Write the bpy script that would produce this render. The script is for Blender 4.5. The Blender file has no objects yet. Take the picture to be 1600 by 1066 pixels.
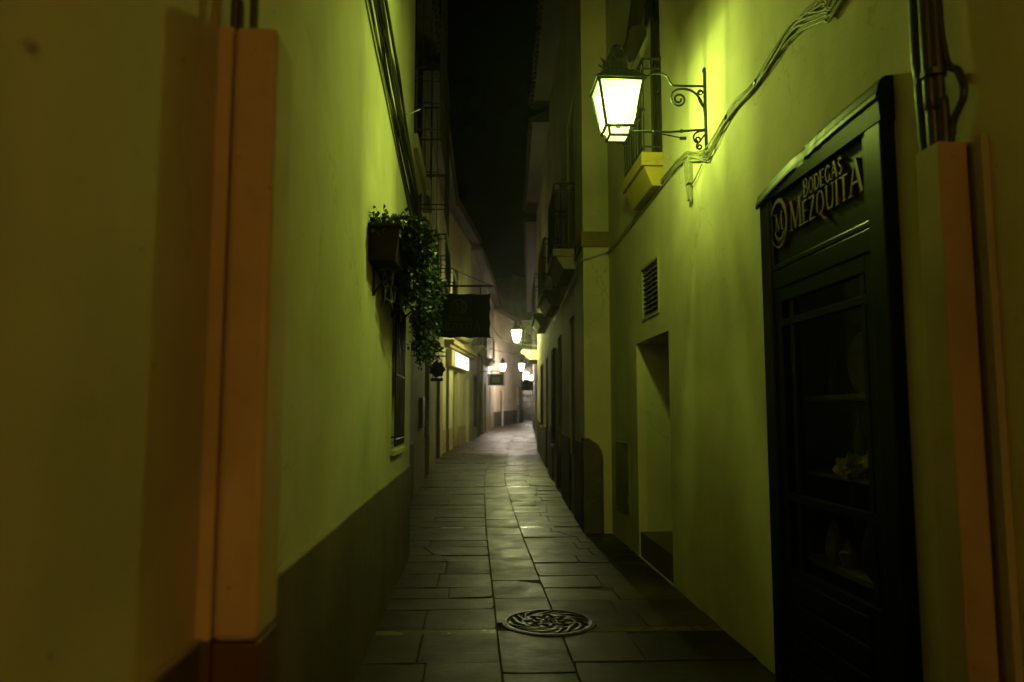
import bpy, math, random
from mathutils import Vector, Matrix
random.seed(7)
scene = bpy.context.scene
COL = scene.collection
R = math.radians

# ------------------------------------------------------------------ helpers
def interp(tab, v):
    if v <= tab[0][0]: return tab[0][1]
    for (a, x), (b, y) in zip(tab, tab[1:]):
        if v <= b: return x + (y - x) * (v - a) / (b - a)
    return tab[-1][1]

def gz(y):
    """height of the street at distance y: level by the camera, then rising"""
    return interp([(-40, 0), (12, 0), (16, .10), (25, .35), (34, .52), (45, .68), (55, .92), (80, 1.3)], y)

class MB:
    def __init__(s): s.v = []; s.f = []
    def quad(s, a, b, c, d):
        i = len(s.v); s.v += [tuple(a), tuple(b), tuple(c), tuple(d)]; s.f.append((i, i+1, i+2, i+3))
    def poly(s, pts):
        i = len(s.v); s.v += [tuple(p) for p in pts]; s.f.append(tuple(range(i, i+len(pts))))
    def hexa(s, p):
        i = len(s.v); s.v += [tuple(q) for q in p]
        for f in ((0,3,2,1),(4,5,6,7),(0,1,5,4),(1,2,6,5),(2,3,7,6),(3,0,4,7)):
            s.f.append(tuple(i+k for k in f))
    def box(s, x0, x1, y0, y1, z0, z1):
        s.hexa([(x0,y0,z0),(x1,y0,z0),(x1,y1,z0),(x0,y1,z0),(x0,y0,z1),(x1,y0,z1),(x1,y1,z1),(x0,y1,z1)])
    def ring_loft(s, rings, cap=True):
        n = len(rings[0]); i = len(s.v)
        for r in rings: s.v += [tuple(p) for p in r]
        for k in range(len(rings)-1):
            for j in range(n):
                s.f.append((i+k*n+j, i+k*n+(j+1)%n, i+(k+1)*n+(j+1)%n, i+(k+1)*n+j))
        if cap:
            s.f.append(tuple(i+j for j in reversed(range(n))))
            s.f.append(tuple(i+(len(rings)-1)*n+j for j in range(n)))
    def tube(s, path, r, n=8):
        pts = [Vector(p) for p in path]
        if len(pts) < 2: return
        t0 = (pts[1]-pts[0]).normalized()
        up = Vector((0,0,1)) if abs(t0.z) < .9 else Vector((1,0,0))
        a = t0.cross(up).normalized(); rings = []
        for k, p in enumerate(pts):
            t = (pts[min(k+1,len(pts)-1)]-pts[max(k-1,0)])
            if t.length < 1e-9: t = t0
            t.normalize()
            a = (a - t*a.dot(t))
            a = a.normalized() if a.length > 1e-6 else t.orthogonal().normalized()
            b = t.cross(a)
            rr = r[k] if isinstance(r, (list, tuple)) else r
            rings.append([p + a*math.cos(2*math.pi*j/n)*rr + b*math.sin(2*math.pi*j/n)*rr for j in range(n)])
        s.ring_loft(rings)
    def lathe(s, c, prof, n=16):
        rings = [[(c[0]+r*math.cos(2*math.pi*j/n), c[1]+r*math.sin(2*math.pi*j/n), c[2]+z) for j in range(n)] for r, z in prof]
        s.ring_loft(rings)
    def frustum(s, cx, cy, z0, h0, z1, h1):
        s.hexa([(cx-h0,cy-h0,z0),(cx+h0,cy-h0,z0),(cx+h0,cy+h0,z0),(cx-h0,cy+h0,z0),
                (cx-h1,cy-h1,z1),(cx+h1,cy-h1,z1),(cx+h1,cy+h1,z1),(cx-h1,cy+h1,z1)])
    def prism(s, pts, ext):
        """planar outline pushed along ext"""
        e = Vector(ext); n = len(pts); i = len(s.v)
        s.v += [tuple(p) for p in pts] + [tuple(Vector(p)+e) for p in pts]
        s.f.append(tuple(reversed(range(i, i+n)))); s.f.append(tuple(range(i+n, i+2*n)))
        for j in range(n): s.f.append((i+j, i+(j+1)%n, i+n+(j+1)%n, i+n+j))
    def build(s, name, m, parent=None, smooth=False, bevel=0, base=None):
        off = Vector((0,0,0))
        if parent is not None:
            p = parent
            while p.parent is not None: p = p.parent
            off = p.location
        elif base is not None: off = Vector(base)
        me = bpy.data.meshes.new(name)
        me.from_pydata([tuple(Vector(v)-off) for v in s.v], [], s.f)
        me.validate(); me.update()
        if m is not None: me.materials.append(m)
        if smooth:
            for p in me.polygons: p.use_smooth = True
        o = bpy.data.objects.new(name, me); COL.objects.link(o)
        if parent is not None: o.parent = parent
        elif base is not None: o.location = off
        if bevel:
            b = o.modifiers.new('bevel', 'BEVEL'); b.width = bevel; b.segments = 2; b.limit_method = 'ANGLE'; b.angle_limit = R(40)
        return o

def tag(o, label, cat, group=None):
    o['label'] = label; o['category'] = cat
    if group: o['group'] = group
    return o
def thing(name, loc, label, cat, group=None):
    o = bpy.data.objects.new(name, None); COL.objects.link(o)
    o.location = loc; o.empty_display_size = .2
    return tag(o, label, cat, group)
def structure(o): o['kind'] = 'structure'; return o
def copy_tree(o, parent=None):
    c = o.copy(); COL.objects.link(c)
    if o.type == 'LIGHT': c.data = o.data.copy()
    c.parent = parent
    for ch in list(o.children): copy_tree(ch, c)
    return c

# ------------------------------------------------------------------ materials
def node_mat(name):
    m = bpy.data.materials.new(name); m.use_nodes = True
    nt = m.node_tree; b = nt.nodes['Principled BSDF']
    return m, nt, b
def N(nt, t, **kw):
    n = nt.nodes.new(t)
    for k, v in kw.items(): setattr(n, k, v)
    return n
def noise(nt, vec, scale, detail=4, rough=.55):
    n = N(nt, 'ShaderNodeTexNoise'); n.inputs['Scale'].default_value = scale
    n.inputs['Detail'].default_value = detail; n.inputs['Roughness'].default_value = rough
    nt.links.new(vec, n.inputs['Vector']); return n
def ramp(nt, fac, stops):
    r = N(nt, 'ShaderNodeValToRGB'); e = r.color_ramp.elements
    while len(e) < len(stops): e.new(.5)
    for k, (p, c) in enumerate(stops):
        e[k].position = p; e[k].color = (c, c, c, 1) if not isinstance(c, tuple) else (*c, 1)
    nt.links.new(fac, r.inputs['Fac']); return r
def mul(nt, a, b, fac=1.0):
    x = N(nt, 'ShaderNodeMix', data_type='RGBA', blend_type='MULTIPLY'); x.inputs['Factor'].default_value = fac
    nt.links.new(a, x.inputs['A']); nt.links.new(b, x.inputs['B']); return x.outputs['Result']

def paint(name, col, rough=.85, var=.22, grain=60, bump=.25, streak=True, spec=.3):
    """plaster / paint: cloudy tone, faint run marks and trowel bumps"""
    m, nt, b = node_mat(name); L = nt.links
    g = N(nt, 'ShaderNodeNewGeometry'); pos = g.outputs['Position']
    rgb = N(nt, 'ShaderNodeRGB'); rgb.outputs[0].default_value = (*col, 1)
    n1 = noise(nt, pos, 1.3, 6, .6)
    c = mul(nt, rgb.outputs[0], ramp(nt, n1.outputs['Fac'], [(.3, 1-var), (.7, 1.0)]).outputs['Color'])
    if streak:
        mp = N(nt, 'ShaderNodeMapping'); mp.inputs['Scale'].default_value = (2.2, 2.2, .55); L.new(pos, mp.inputs['Vector'])
        n2 = noise(nt, mp.outputs['Vector'], 1.0, 6, .6)
        c = mul(nt, c, ramp(nt, n2.outputs['Fac'], [(.32, 1-var*.45), (.6, 1.0)]).outputs['Color'])
        n4 = noise(nt, pos, 9, 3, .7)
        c = mul(nt, c, ramp(nt, n4.outputs['Fac'], [(.24, .78), (.36, 1.0)]).outputs['Color'], .5)
    crack = None
    if streak:
        n6 = noise(nt, pos, .55, 3, .5)                      # patched render: soft-edged areas of another coat
        c = mul(nt, c, ramp(nt, n6.outputs['Fac'], [(.47, 1-var*.55), (.53, 1.0)]).outputs['Color'])
        wv = noise(nt, pos, 2.3, 4, .6); av = N(nt, 'ShaderNodeMix', data_type='VECTOR'); av.inputs['Factor'].default_value = .32
        L.new(pos, av.inputs['A']); L.new(wv.outputs['Color'], av.inputs['B'])
        vo = N(nt, 'ShaderNodeTexVoronoi', feature='DISTANCE_TO_EDGE'); vo.inputs['Scale'].default_value = .95; L.new(av.outputs['Result'], vo.inputs['Vector'])
        lin = ramp(nt, vo.outputs['Distance'], [(.0, 0.0), (.006, 1.0)])
        msk = ramp(nt, n1.outputs['Fac'], [(.50, 0.0), (.60, 1.0)])
        mx_ = N(nt, 'ShaderNodeMath', operation='MAXIMUM'); L.new(lin.outputs['Color'], mx_.inputs[0]); sb = N(nt, 'ShaderNodeMath', operation='SUBTRACT'); sb.inputs[0].default_value = 1.0
        L.new(msk.outputs['Color'], sb.inputs[1]); L.new(sb.outputs[0], mx_.inputs[1]); crack = mx_.outputs[0]
        cr = ramp(nt, crack, [(0, .74), (1, 1.0)]); c = mul(nt, c, cr.outputs['Color'])
        n7 = noise(nt, pos, 24, 2, .6); n8 = noise(nt, pos, 1.7, 2, .5)   # small knocks and spots in places
        sp = ramp(nt, n7.outputs['Fac'], [(.24, .45), (.28, 1.0)]); c = mul(nt, c, sp.outputs['Color'], .8)
    L.new(c, b.inputs['Base Color']); b.inputs['Roughness'].default_value = rough
    b.inputs['Specular IOR Level'].default_value = spec
    if bump:
        n3 = noise(nt, pos, grain, 5, .6); n5 = noise(nt, pos, 5, 3, .5)
        ad = N(nt, 'ShaderNodeMath', operation='MULTIPLY_ADD'); L.new(n5.outputs['Fac'], ad.inputs[0]); ad.inputs[1].default_value = 3.6
        L.new(n3.outputs['Fac'], ad.inputs[2])
        bm = N(nt, 'ShaderNodeBump'); bm.inputs['Strength'].default_value = bump; bm.inputs['Distance'].default_value = .008
        L.new(ad.outputs[0], bm.inputs['Height']); L.new(bm.outputs['Normal'], b.inputs['Normal'])
    return m

def metal(name, col, rough=.5, met=.6, bump=.2):
    m, nt, b = node_mat(name); L = nt.links
    g = N(nt, 'ShaderNodeNewGeometry'); n = noise(nt, g.outputs['Position'], 35, 4)
    rgb = N(nt, 'ShaderNodeRGB'); rgb.outputs[0].default_value = (*col, 1)
    L.new(mul(nt, rgb.outputs[0], ramp(nt, n.outputs['Fac'], [(.3, .6), (.7, 1.0)]).outputs['Color']), b.inputs['Base Color'])
    L.new(ramp(nt, n.outputs['Fac'], [(.3, max(.05, rough-.12)), (.7, min(1, rough+.15))]).outputs['Color'], b.inputs['Roughness'])
    b.inputs['Metallic'].default_value = met
    if bump:
        bm = N(nt, 'ShaderNodeBump'); bm.inputs['Strength'].default_value = bump; bm.inputs['Distance'].default_value = .002
        L.new(n.outputs['Fac'], bm.inputs['Height']); L.new(bm.outputs['Normal'], b.inputs['Normal'])
    return m

def wood(name, col, rough=.35):
    m, nt, b = node_mat(name); L = nt.links
    g = N(nt, 'ShaderNodeNewGeometry')
    mp = N(nt, 'ShaderNodeMapping'); mp.inputs['Scale'].default_value = (18, 18, 1.2); L.new(g.outputs['Position'], mp.inputs['Vector'])
    n = noise(nt, mp.outputs['Vector'], 2, 6, .65)
    rgb = N(nt, 'ShaderNodeRGB'); rgb.outputs[0].default_value = (*col, 1)
    L.new(mul(nt, rgb.outputs[0], ramp(nt, n.outputs['Fac'], [(.3, .55), (.65, 1.0)]).outputs['Color']), b.inputs['Base Color'])
    b.inputs['Roughness'].default_value = rough; b.inputs['Specular IOR Level'].default_value = .2
    bm = N(nt, 'ShaderNodeBump'); bm.inputs['Strength'].default_value = .3; bm.inputs['Distance'].default_value = .003
    L.new(n.outputs['Fac'], bm.inputs['Height']); L.new(bm.outputs['Normal'], b.inputs['Normal'])
    return m

def stone(name, lo, hi, r0, r1, bump=.35, scale=14):
    """worn paving: each slab its own tone"""
    m, nt, b = node_mat(name); L = nt.links
    g = N(nt, 'ShaderNodeNewGeometry'); pos = g.outputs['Position']
    r = ramp(nt, g.outputs['Random Per Island'], [(0, lo), (1, hi)])
    n1 = noise(nt, pos, 3.2, 6, .65)
    c = mul(nt, r.outputs['Color'], ramp(nt, n1.outputs['Fac'], [(.3, .55), (.7, 1.0)]).outputs['Color'])
    n2 = noise(nt, pos, scale*4, 5, .7)
    c = mul(nt, c, ramp(nt, n2.outputs['Fac'], [(.3, .7), (.6, 1.0)]).outputs['Color'])
    L.new(c, b.inputs['Base Color'])
    b.inputs['Specular IOR Level'].default_value = .19
    n3 = noise(nt, pos, 2.1, 5, .7)
    L.new(ramp(nt, n3.outputs['Fac'], [(.3, r0), (.7, r1)]).outputs['Color'], b.inputs['Roughness'])
    mp = N(nt, 'ShaderNodeMapping'); mp.inputs['Scale'].default_value = (1, 2.2, 1); L.new(pos, mp.inputs['Vector'])
    n4 = noise(nt, mp.outputs['Vector'], scale, 6, .62)
    bm = N(nt, 'ShaderNodeBump'); bm.inputs['Strength'].default_value = bump; bm.inputs['Distance'].default_value = .006
    L.new(n4.outputs['Fac'], bm.inputs['Height']); L.new(bm.outputs['Normal'], b.inputs['Normal'])
    return m

def glow_glass(name, col, strength, through=.55):
    """milky lantern glass that gives off light and lets the bulb shine through"""
    m = bpy.data.materials.new(name); m.use_nodes = True; nt = m.node_tree; nt.nodes.clear()
    out = N(nt, 'ShaderNodeOutputMaterial'); mx = N(nt, 'ShaderNodeMixShader'); mx.inputs[0].default_value = through
    e = N(nt, 'ShaderNodeEmission'); e.inputs['Color'].default_value = (*col, 1)
    tc = N(nt, 'ShaderNodeTexCoord'); d = noise(nt, tc.outputs['Object'], 7, 5, .6)
    rr = ramp(nt, d.outputs['Fac'], [(.32, .38), (.62, 1.0)]); ml = N(nt, 'ShaderNodeMath', operation='MULTIPLY'); ml.inputs[1].default_value = strength
    nt.links.new(rr.outputs['Color'], ml.inputs[0]); nt.links.new(ml.outputs[0], e.inputs['Strength'])
    t = N(nt, 'ShaderNodeBsdfTransparent')
    nt.links.new(e.outputs[0], mx.inputs[1]); nt.links.new(t.outputs[0], mx.inputs[2]); nt.links.new(mx.outputs[0], out.inputs['Surface'])
    return m
def glow(name, col, strength):
    m = bpy.data.materials.new(name); m.use_nodes = True; nt = m.node_tree; nt.nodes.clear()
    out = N(nt, 'ShaderNodeOutputMaterial'); e = N(nt, 'ShaderNodeEmission')
    e.inputs['Color'].default_value = (*col, 1); e.inputs['Strength'].default_value = strength
    nt.links.new(e.outputs[0], out.inputs['Surface']); return m
def clear_glass(name):
    m = bpy.data.materials.new(name); m.use_nodes = True; nt = m.node_tree; nt.nodes.clear()
    out = N(nt, 'ShaderNodeOutputMaterial'); mx = N(nt, 'ShaderNodeMixShader'); lw = N(nt, 'ShaderNodeLayerWeight'); pw = N(nt, 'ShaderNodeMath', operation='POWER'); pw.inputs[1].default_value = 5
    nt.links.new(lw.outputs['Facing'], pw.inputs[0]); fr = N(nt, 'ShaderNodeMath', operation='MULTIPLY_ADD'); fr.inputs[1].default_value = .9; fr.inputs[2].default_value = .035
    nt.links.new(pw.outputs[0], fr.inputs[0])
    t = N(nt, 'ShaderNodeBsdfTransparent'); t.inputs[0].default_value = (.8,.85,.8,1)
    g = N(nt, 'ShaderNodeBsdfGlossy'); g.inputs['Roughness'].default_value = .04
    nt.links.new(fr.outputs[0], mx.inputs[0]); nt.links.new(t.outputs[0], mx.inputs[1]); nt.links.new(g.outputs[0], mx.inputs[2])
    nt.links.new(mx.outputs[0], out.inputs['Surface']); return m
def leaf_mat(name, a, b_):
    m, nt, b = node_mat(name)
    g = N(nt, 'ShaderNodeNewGeometry')
    nt.links.new(ramp(nt, g.outputs['Random Per Island'], [(0, a), (1, b_)]).outputs['Color'], b.inputs['Base Color'])
    b.inputs['Roughness'].default_value = .45
    return m

M = dict(
    cream = paint('cream plaster', (.58,.52,.37)),
    cream2 = paint('pale plaster', (.40,.35,.24), var=.35),
    ochre_wall = paint('warm plaster', (.46,.36,.21), var=.35),
    pink = paint('pinkish plaster', (.74,.63,.49), var=.25),
    white = paint('white plaster', (.50,.46,.40), var=.3),
    dado = paint('brown dado paint', (.16,.115,.07), rough=.7, var=.35),
    dado_dark = paint('dark dado paint', (.06,.05,.04), rough=.75, var=.35),
    dado_grey = paint('grey dado paint', (.13,.12,.11), rough=.7, var=.3),
    ochre = paint('ochre trim paint', (.40,.30,.05), var=.25),
    ochre_dim = paint('dull ochre band', (.28,.20,.04), var=.3),
    cover = paint('painted sheet cover', (.68,.51,.32), rough=.75, var=.34, bump=.2),
    cover_dim = paint('dimmed sheet cover', (.42,.31,.19), rough=.75, var=.36, bump=.2),  # darker copy of the cover paint, standing in for weaker light
    cover_low = paint('brown painted sheet cover', (.15,.075,.035), rough=.6, var=.3, bump=.12),
    quoin = paint('worn corner stone', (.13,.11,.07), rough=.9, var=.5, grain=25, bump=.9),
    ashlar = paint('grey ashlar', (.40,.37,.32), var=.4, grain=20, bump=.6),
    iron = metal('black iron', (.028,.028,.026), .5, .3),
    lamp_iron = metal('lantern iron', (.035,.045,.03), .42, .35),
    grey_metal = metal('grey metal', (.16,.17,.16), .5, .4),
    cast = metal('worn cast iron', (.034,.032,.028), .40, .5, .35),
    gold = metal('gilded letter', (.12,.056,.007), .5, .25),
    dull = metal('dull painted letter', (.022,.022,.017), .7, .1),
    cable = metal('black cable sheath', (.022,.022,.02), .42, .0, .1),
    greycable = metal('painted cable', (.34,.33,.22), .55, .0, .1),
    wood_dark = wood('dark green shop paint', (.0045,.0075,.0055), .34),
    wood_worn = wood('worn dark green moulding', (.006,.009,.007), .46),
    sign_black = paint('matt black board', (.006,.0065,.005), rough=.8, var=.3, streak=False, bump=.1, spec=.15),
    wood_brown = wood('dark brown door', (.045,.032,.022), .5),
    shutter = wood('grey shutter', (.12,.12,.11), .6),
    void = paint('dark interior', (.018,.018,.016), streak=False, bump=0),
    slab = stone('stone paving', (.027,.021,.0115), (.100,.077,.038), .36, .60, .55, 11),
    band = stone('pale smooth paving strip', (.17,.15,.10), (.24,.21,.14), .20, .34, .15),
    mortar = paint('dark joint', (.055,.045,.028), streak=False, bump=.3),
    earth = paint('ground', (.05,.045,.035), streak=False, bump=.2),
    tile = paint('clay roof tile', (.075,.045,.03), var=.4, streak=False),
    leaf = leaf_mat('trailing leaf', (.012,.027,.010), (.040,.078,.026)),
    stem = metal('woody stem', (.06,.05,.03), .8, 0),
    terracotta = paint('terracotta', (.020,.014,.010), streak=False),
    glass = clear_glass('shop glass'),
    petal = paint('cream petal', (.62,.58,.40), streak=False, bump=0),
    plate = paint('pale plate', (.16,.15,.12), streak=False, bump=0),
    bottle = metal('dark bottle glass', (.02,.03,.015), .12, 0, 0),
    lamp_glow = glow_glass('lit lantern glass', (1.0, 1.0, .42), 4.4, .47),
    milk_glow = glow_glass('lit milky base glass', (1.0, 1.0, .42), 2.6, .18),
    clear_glow = glow_glass('lit clean lantern glass', (1.0, 1.0, .42), 14.0, .84),
    bulb = glow('lantern bulb', (1.0, 1.0, .6), 30),
    white_glow = glow_glass('lit white lantern glass', (1.0, .94, .80), 100.0),
    yellow_glow = glow_glass('lit yellow lantern glass', (1.0, .97, .42), 90.0),
    white_bulb = glow('white lantern bulb', (1.0, .95, .88), 60),
    sign_glow = glow('backlit sign face', (1.0, .98, .84), 2.2),
)

# ------------------------------------------------------------------ facades
class Seg:
    """one straight stretch of street front; s runs along +y, d runs into the house"""
    def __init__(s, a, b, side):
        s.a = Vector((a[0], a[1], 0)); s.b = Vector((b[0], b[1], 0)); s.len = (s.b-s.a).length
        s.t = (s.b-s.a).normalized(); n = Vector((s.t.y, -s.t.x, 0))
        s.n = n if side < 0 else -n            # n points to the street; side -1 = west row
        s.side = side
    def p(s, u, z, d=0.0): return s.a + s.t*u - s.n*d + Vector((0,0,z))
    def u(s, y): return (y - s.a.y)/s.t.y
    def box(s, mb, u0, u1, z0, z1, d0, d1):
        mb.hexa([s.p(u0,z0,d0), s.p(u1,z0,d0), s.p(u1,z0,d1), s.p(u0,z0,d1),
                 s.p(u0,z1,d0), s.p(u1,z1,d0), s.p(u1,z1,d1), s.p(u0,z1,d1)])

def facade(mb, sg, z0, z1, ops):
    us = sorted({0.0, sg.len, *[o[0] for o in ops], *[o[1] for o in ops]})
    zs = sorted({z0, z1, *[o[2] for o in ops], *[o[3] for o in ops]})
    for i in range(len(us)-1):
        for j in range(len(zs)-1):
            uc, zc = (us[i]+us[i+1])/2, (zs[j]+zs[j+1])/2
            if any(o[0] < uc < o[1] and o[2] < zc < o[3] for o in ops): continue
            mb.quad(sg.p(us[i],zs[j]), sg.p(us[i+1],zs[j]), sg.p(us[i+1],zs[j+1]), sg.p(us[i],zs[j+1]))
    for u0, u1, a, b, d in ops:
        mb.quad(sg.p(u0,a), sg.p(u0,a,d), sg.p(u0,b,d), sg.p(u0,b))
        mb.quad(sg.p(u1,a), sg.p(u1,a,d), sg.p(u1,b,d), sg.p(u1,b))
        mb.quad(sg.p(u0,b), sg.p(u0,b,d), sg.p(u1,b,d), sg.p(u1,b))
        mb.quad(sg.p(u0,a), sg.p(u0,a,d), sg.p(u1,a,d), sg.p(u1,a))
        mb.quad(sg.p(u0,a,d), sg.p(u1,a,d), sg.p(u1,b,d), sg.p(u0,b,d))

def house(pts, side, z1, m, label, dado=None, ops=(), eave=.38, cat='house', depth=6.0, name='house', dado_end=False):
    """ops: (segment, y0, y1, z0, z1, depth)"""
    segs = [Seg(a, b, side) for a, b in zip(pts, pts[1:])]
    y0, y1 = pts[0][1], pts[-1][1]
    root = thing(name, (pts[0][0], y0, gz(y0)), label, cat)
    mb = MB(); per = []
    for k, sg in enumerate(segs):
        oo = [(sg.u(o[1]), sg.u(o[2]), o[3], o[4], o[5]) for o in ops if o[0] == k]
        per.append(oo); facade(mb, sg, -.4, z1, oo)
    f, l = segs[0], segs[-1]
    A, B = f.a, l.b
    A2 = A - f.n*depth; B2 = B - l.n*depth
    up = lambda v, z: Vector((v.x, v.y, z))
    mb.quad(up(A,-.4), up(A2,-.4), up(A2,z1), up(A,z1)); mb.quad(up(B,-.4), up(B2,-.4), up(B2,z1), up(B,z1))
    mb.quad(up(A2,-.4), up(B2,-.4), up(B2,z1), up(A2,z1))
    mb.poly([up(s.a,z1) for s in segs] + [up(B,z1), up(B2,z1), up(A2,z1)])
    mb.build('wall', m, root)
    if dado:
        h, dm, thick = dado
        for sg, oo in zip(segs, per):
            cuts = sorted((o[0], o[1]) for o in oo if o[2] < gz(sg.a.y)+h)
            u = 0.0
            for c0, c1 in cuts + [(sg.len, sg.len)]:
                n = max(1, int((c0-u)/3)); db = MB()
                for q in range(n):
                    ua, ub = u+(c0-u)*q/n, u+(c0-u)*(q+1)/n
                    if ub-ua > .02:
                        za, zb = gz(sg.a.y+sg.t.y*ua)+h, gz(sg.a.y+sg.t.y*ub)+h
                        db.hexa([sg.p(ua,-.3,-thick), sg.p(ub,-.3,-thick), sg.p(ub,-.3,.01), sg.p(ua,-.3,.01),
                                 sg.p(ua,za,-thick), sg.p(ub,zb,-thick), sg.p(ub,zb,.01), sg.p(ua,za,.01)])
                if db.v: db.build('dado', dm, root)
                u = c1
    if eave:
        rb = MB()
        for k, sg in enumerate(segs):
            e0, e1 = 0.0, sg.len
            rb.hexa([sg.p(e0,z1+.02,-eave), sg.p(e1,z1+.02,-eave), sg.p(e1,z1+.02,depth), sg.p(e0,z1+.02,depth),
                     sg.p(e0,z1+.10,-eave), sg.p(e1,z1+.10,-eave), sg.p(e1,z1+1.9,depth*.6), sg.p(e0,z1+1.9,depth*.6)])
            n = int(sg.len/.22)
            for q in range(n):
                uu = (q+.5)*sg.len/n
                rb.tube([sg.p(uu,z1+.10,-eave-.07), sg.p(uu,z1+.82,1.2)], .075, 6)
        rb.build('roof', M['tile'], root)
    return root, segs

def door(root, sg, y0, y1, z0, z1, d, m, panels=3, handle=True, double=False):
    u0, u1 = sg.u(y0)+.004, sg.u(y1)-.004
    mb = MB(); sg.box(mb, u0, u1, z0, z1-.004, d-.06, d-.01)
    w = .07
    for a, b in ((u0,u0+w),(u1-w,u1)): sg.box(mb, a, b, z0, z1-.004, d-.10, d-.061)
    sg.box(mb, u0+w, u1-w, z1-.09, z1-.004, d-.10, d-.061)
    cols = [(u0+w, u1-w)] if not double else [(u0+w, (u0+u1)/2-.006), ((u0+u1)/2+.006, u1-w)]
    for c0, c1 in cols:
        for q in range(panels):
            a = z0+.1+(z1-z0-.22)*q/panels; b = z0+.1+(z1-z0-.22)*(q+1)/panels-.08
            sg.box(mb, c0+.06, c1-.06, a, b, d-.085, d-.061)
    o = mb.build('door', m, root, bevel=.004)
    if handle:
        hb = MB(); um = u0+.14 if not double else (u0+u1)/2+.07
        hb.tube([sg.p(um, z0+1.0, d-.09), sg.p(um, z0+1.0, d-.14), sg.p(um+.09, z0+1.0, d-.14)], .012, 8)
        hb.build('handle', M['grey_metal'], o)
    return o

def window(root, sg, y0, y1, z0, z1, d, grille=.03, bars=5, m='wood_brown', sill=True):
    u0, u1 = sg.u(y0)+.003, sg.u(y1)-.003
    fb = MB(); w = .06
    sg.box(fb, u0, u0+w, z0, z1-.003, d-.07, d-.012); sg.box(fb, u1-w, u1, z0, z1-.003, d-.07, d-.012)
    sg.box(fb, u0+w, u1-w, z0, z0+w, d-.07, d-.012); sg.box(fb, u0+w, u1-w, z1-w, z1-.003, d-.07, d-.012)
    um = (u0+u1)/2; sg.box(fb, um-.03, um+.03, z0+w, z1-w, d-.068, d-.012)
    zm = z0+(z1-z0)*.62; sg.box(fb, u0+w, um-.03, zm-.02, zm+.02, d-.06, d-.012); sg.box(fb, um+.03, u1-w, zm-.02, zm+.02, d-.06, d-.012)
    fr = fb.build('window', M[m], root)
    pb = MB(); pb.quad(sg.p(u0+w,z0+w,d-.03), sg.p(u1-w,z0+w,d-.03), sg.p(u1-w,z1-w,d-.03), sg.p(u0+w,z1-w,d-.03))
    pb.build('pane', M['glass'], fr)
    if grille is not None:
        gb = MB()
        for q in range(bars):
            uu = u0+.05+(u1-u0-.1)*q/(bars-1); gb.tube([sg.p(uu,z0+.02,-grille), sg.p(uu,z1-.02,-grille)], .011, 6)
        for q in range(3):
            zz = z0+.08+(z1-z0-.16)*q/2; gb.tube([sg.p(u0+.01,zz,-grille), sg.p(u1-.01,zz,-grille)], .010, 6)
        for uu in (u0+.05, u1-.05):
            for zz in (z0+.1, z1-.1): gb.tube([sg.p(uu,zz,-grille), sg.p(uu,zz,.03)], .009, 6)
        gb.build('grille', M['iron'], fr)
    if sill:
        sb = MB(); sg.box(sb, u0-.05, u1+.05, z0-.055, z0-.006, -.045, .0)
        sb.build('sill', M['cream'], fr, bevel=.006)
    return fr

def balcony(root, sg, y0, y1, z, out, rail, m, thick=.11, corbel=True, cage=False, belly=0.0):
    u0, u1 = sg.u(y0), sg.u(y1)
    mb = MB(); sg.box(mb, u0, u1, z-thick, z, -out, .01)
    if corbel:
        e = .03; zb = z-thick-.002
        mb.hexa([sg.p(u0+e,zb-.19,-out*.5), sg.p(u1-e,zb-.19,-out*.5), sg.p(u1-e,zb-.19,.01), sg.p(u0+e,zb-.19,.01),
                 sg.p(u0+e,zb,-out*.86), sg.p(u1-e,zb,-out*.86), sg.p(u1-e,zb,.01), sg.p(u0+e,zb,.01)])
    bl = mb.build('balcony', m, root, bevel=.008)
    rb = MB(); o = out-.035+belly; ztop = z+rail
    n = max(3, int((u1-u0)/.115))
    for q in range(n+1):
        uu = u0+.03+(u1-u0-.06)*q/n
        rb.tube([sg.p(uu,z,-o), sg.p(uu,ztop,-o)], .008, 6)
        if q % 2 == 0: rb.lathe(sg.p(uu, z+rail*.45, -o), [(.008,-.03),(.02,0),(.008,.03)], 6)
    k = max(2, int(out/.11))
    for uu in (u0+.03, u1-.03):
        for q in range(k): rb.tube([sg.p(uu,z,-o*q/k-.01), sg.p(uu,ztop,-o*q/k-.01)], .008, 6)
    levels = [z+.06, ztop-.10, ztop] if not cage else [z+.06] + [z+rail*q/4 for q in range(1, 5)]
    for zz in levels:
        r = .016 if zz == ztop else .010
        rb.tube([sg.p(u0+.03,zz,.02), sg.p(u0+.03,zz,-o), sg.p(u1-.03,zz,-o), sg.p(u1-.03,zz,.02)], r, 6)
    rb.build('railing', M['iron'], bl)
    return bl

# ------------------------------------------------------------------ street
XL = [(-12,-.70),(8.2,-.70),(8.3,-1.10),(13.5,-1.09),(23,-.95),(29,-.13),(34,.36),(44.5,1.2),(53,3.55),(57,3.9),(62,7.5)]
XR = [(-12,1.8),(9.6,1.8),(9.7,1.46),(12.5,1.58),(16.6,1.73),(24.5,2.12),(28.5,2.45),(34,2.85),(46,3.7),(50,3.98),(51,9),(62,9)]
XC = [(-12,.40),(10,.40),(16.6,.46),(24.5,.92),(29,1.2),(34,1.62),(46,2.45),(53,4.2),(62,6)]
def xl(y): return interp(XL, y)
def xr(y): return interp(XR, y)
def xc(y): return interp(XC, y)

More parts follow.
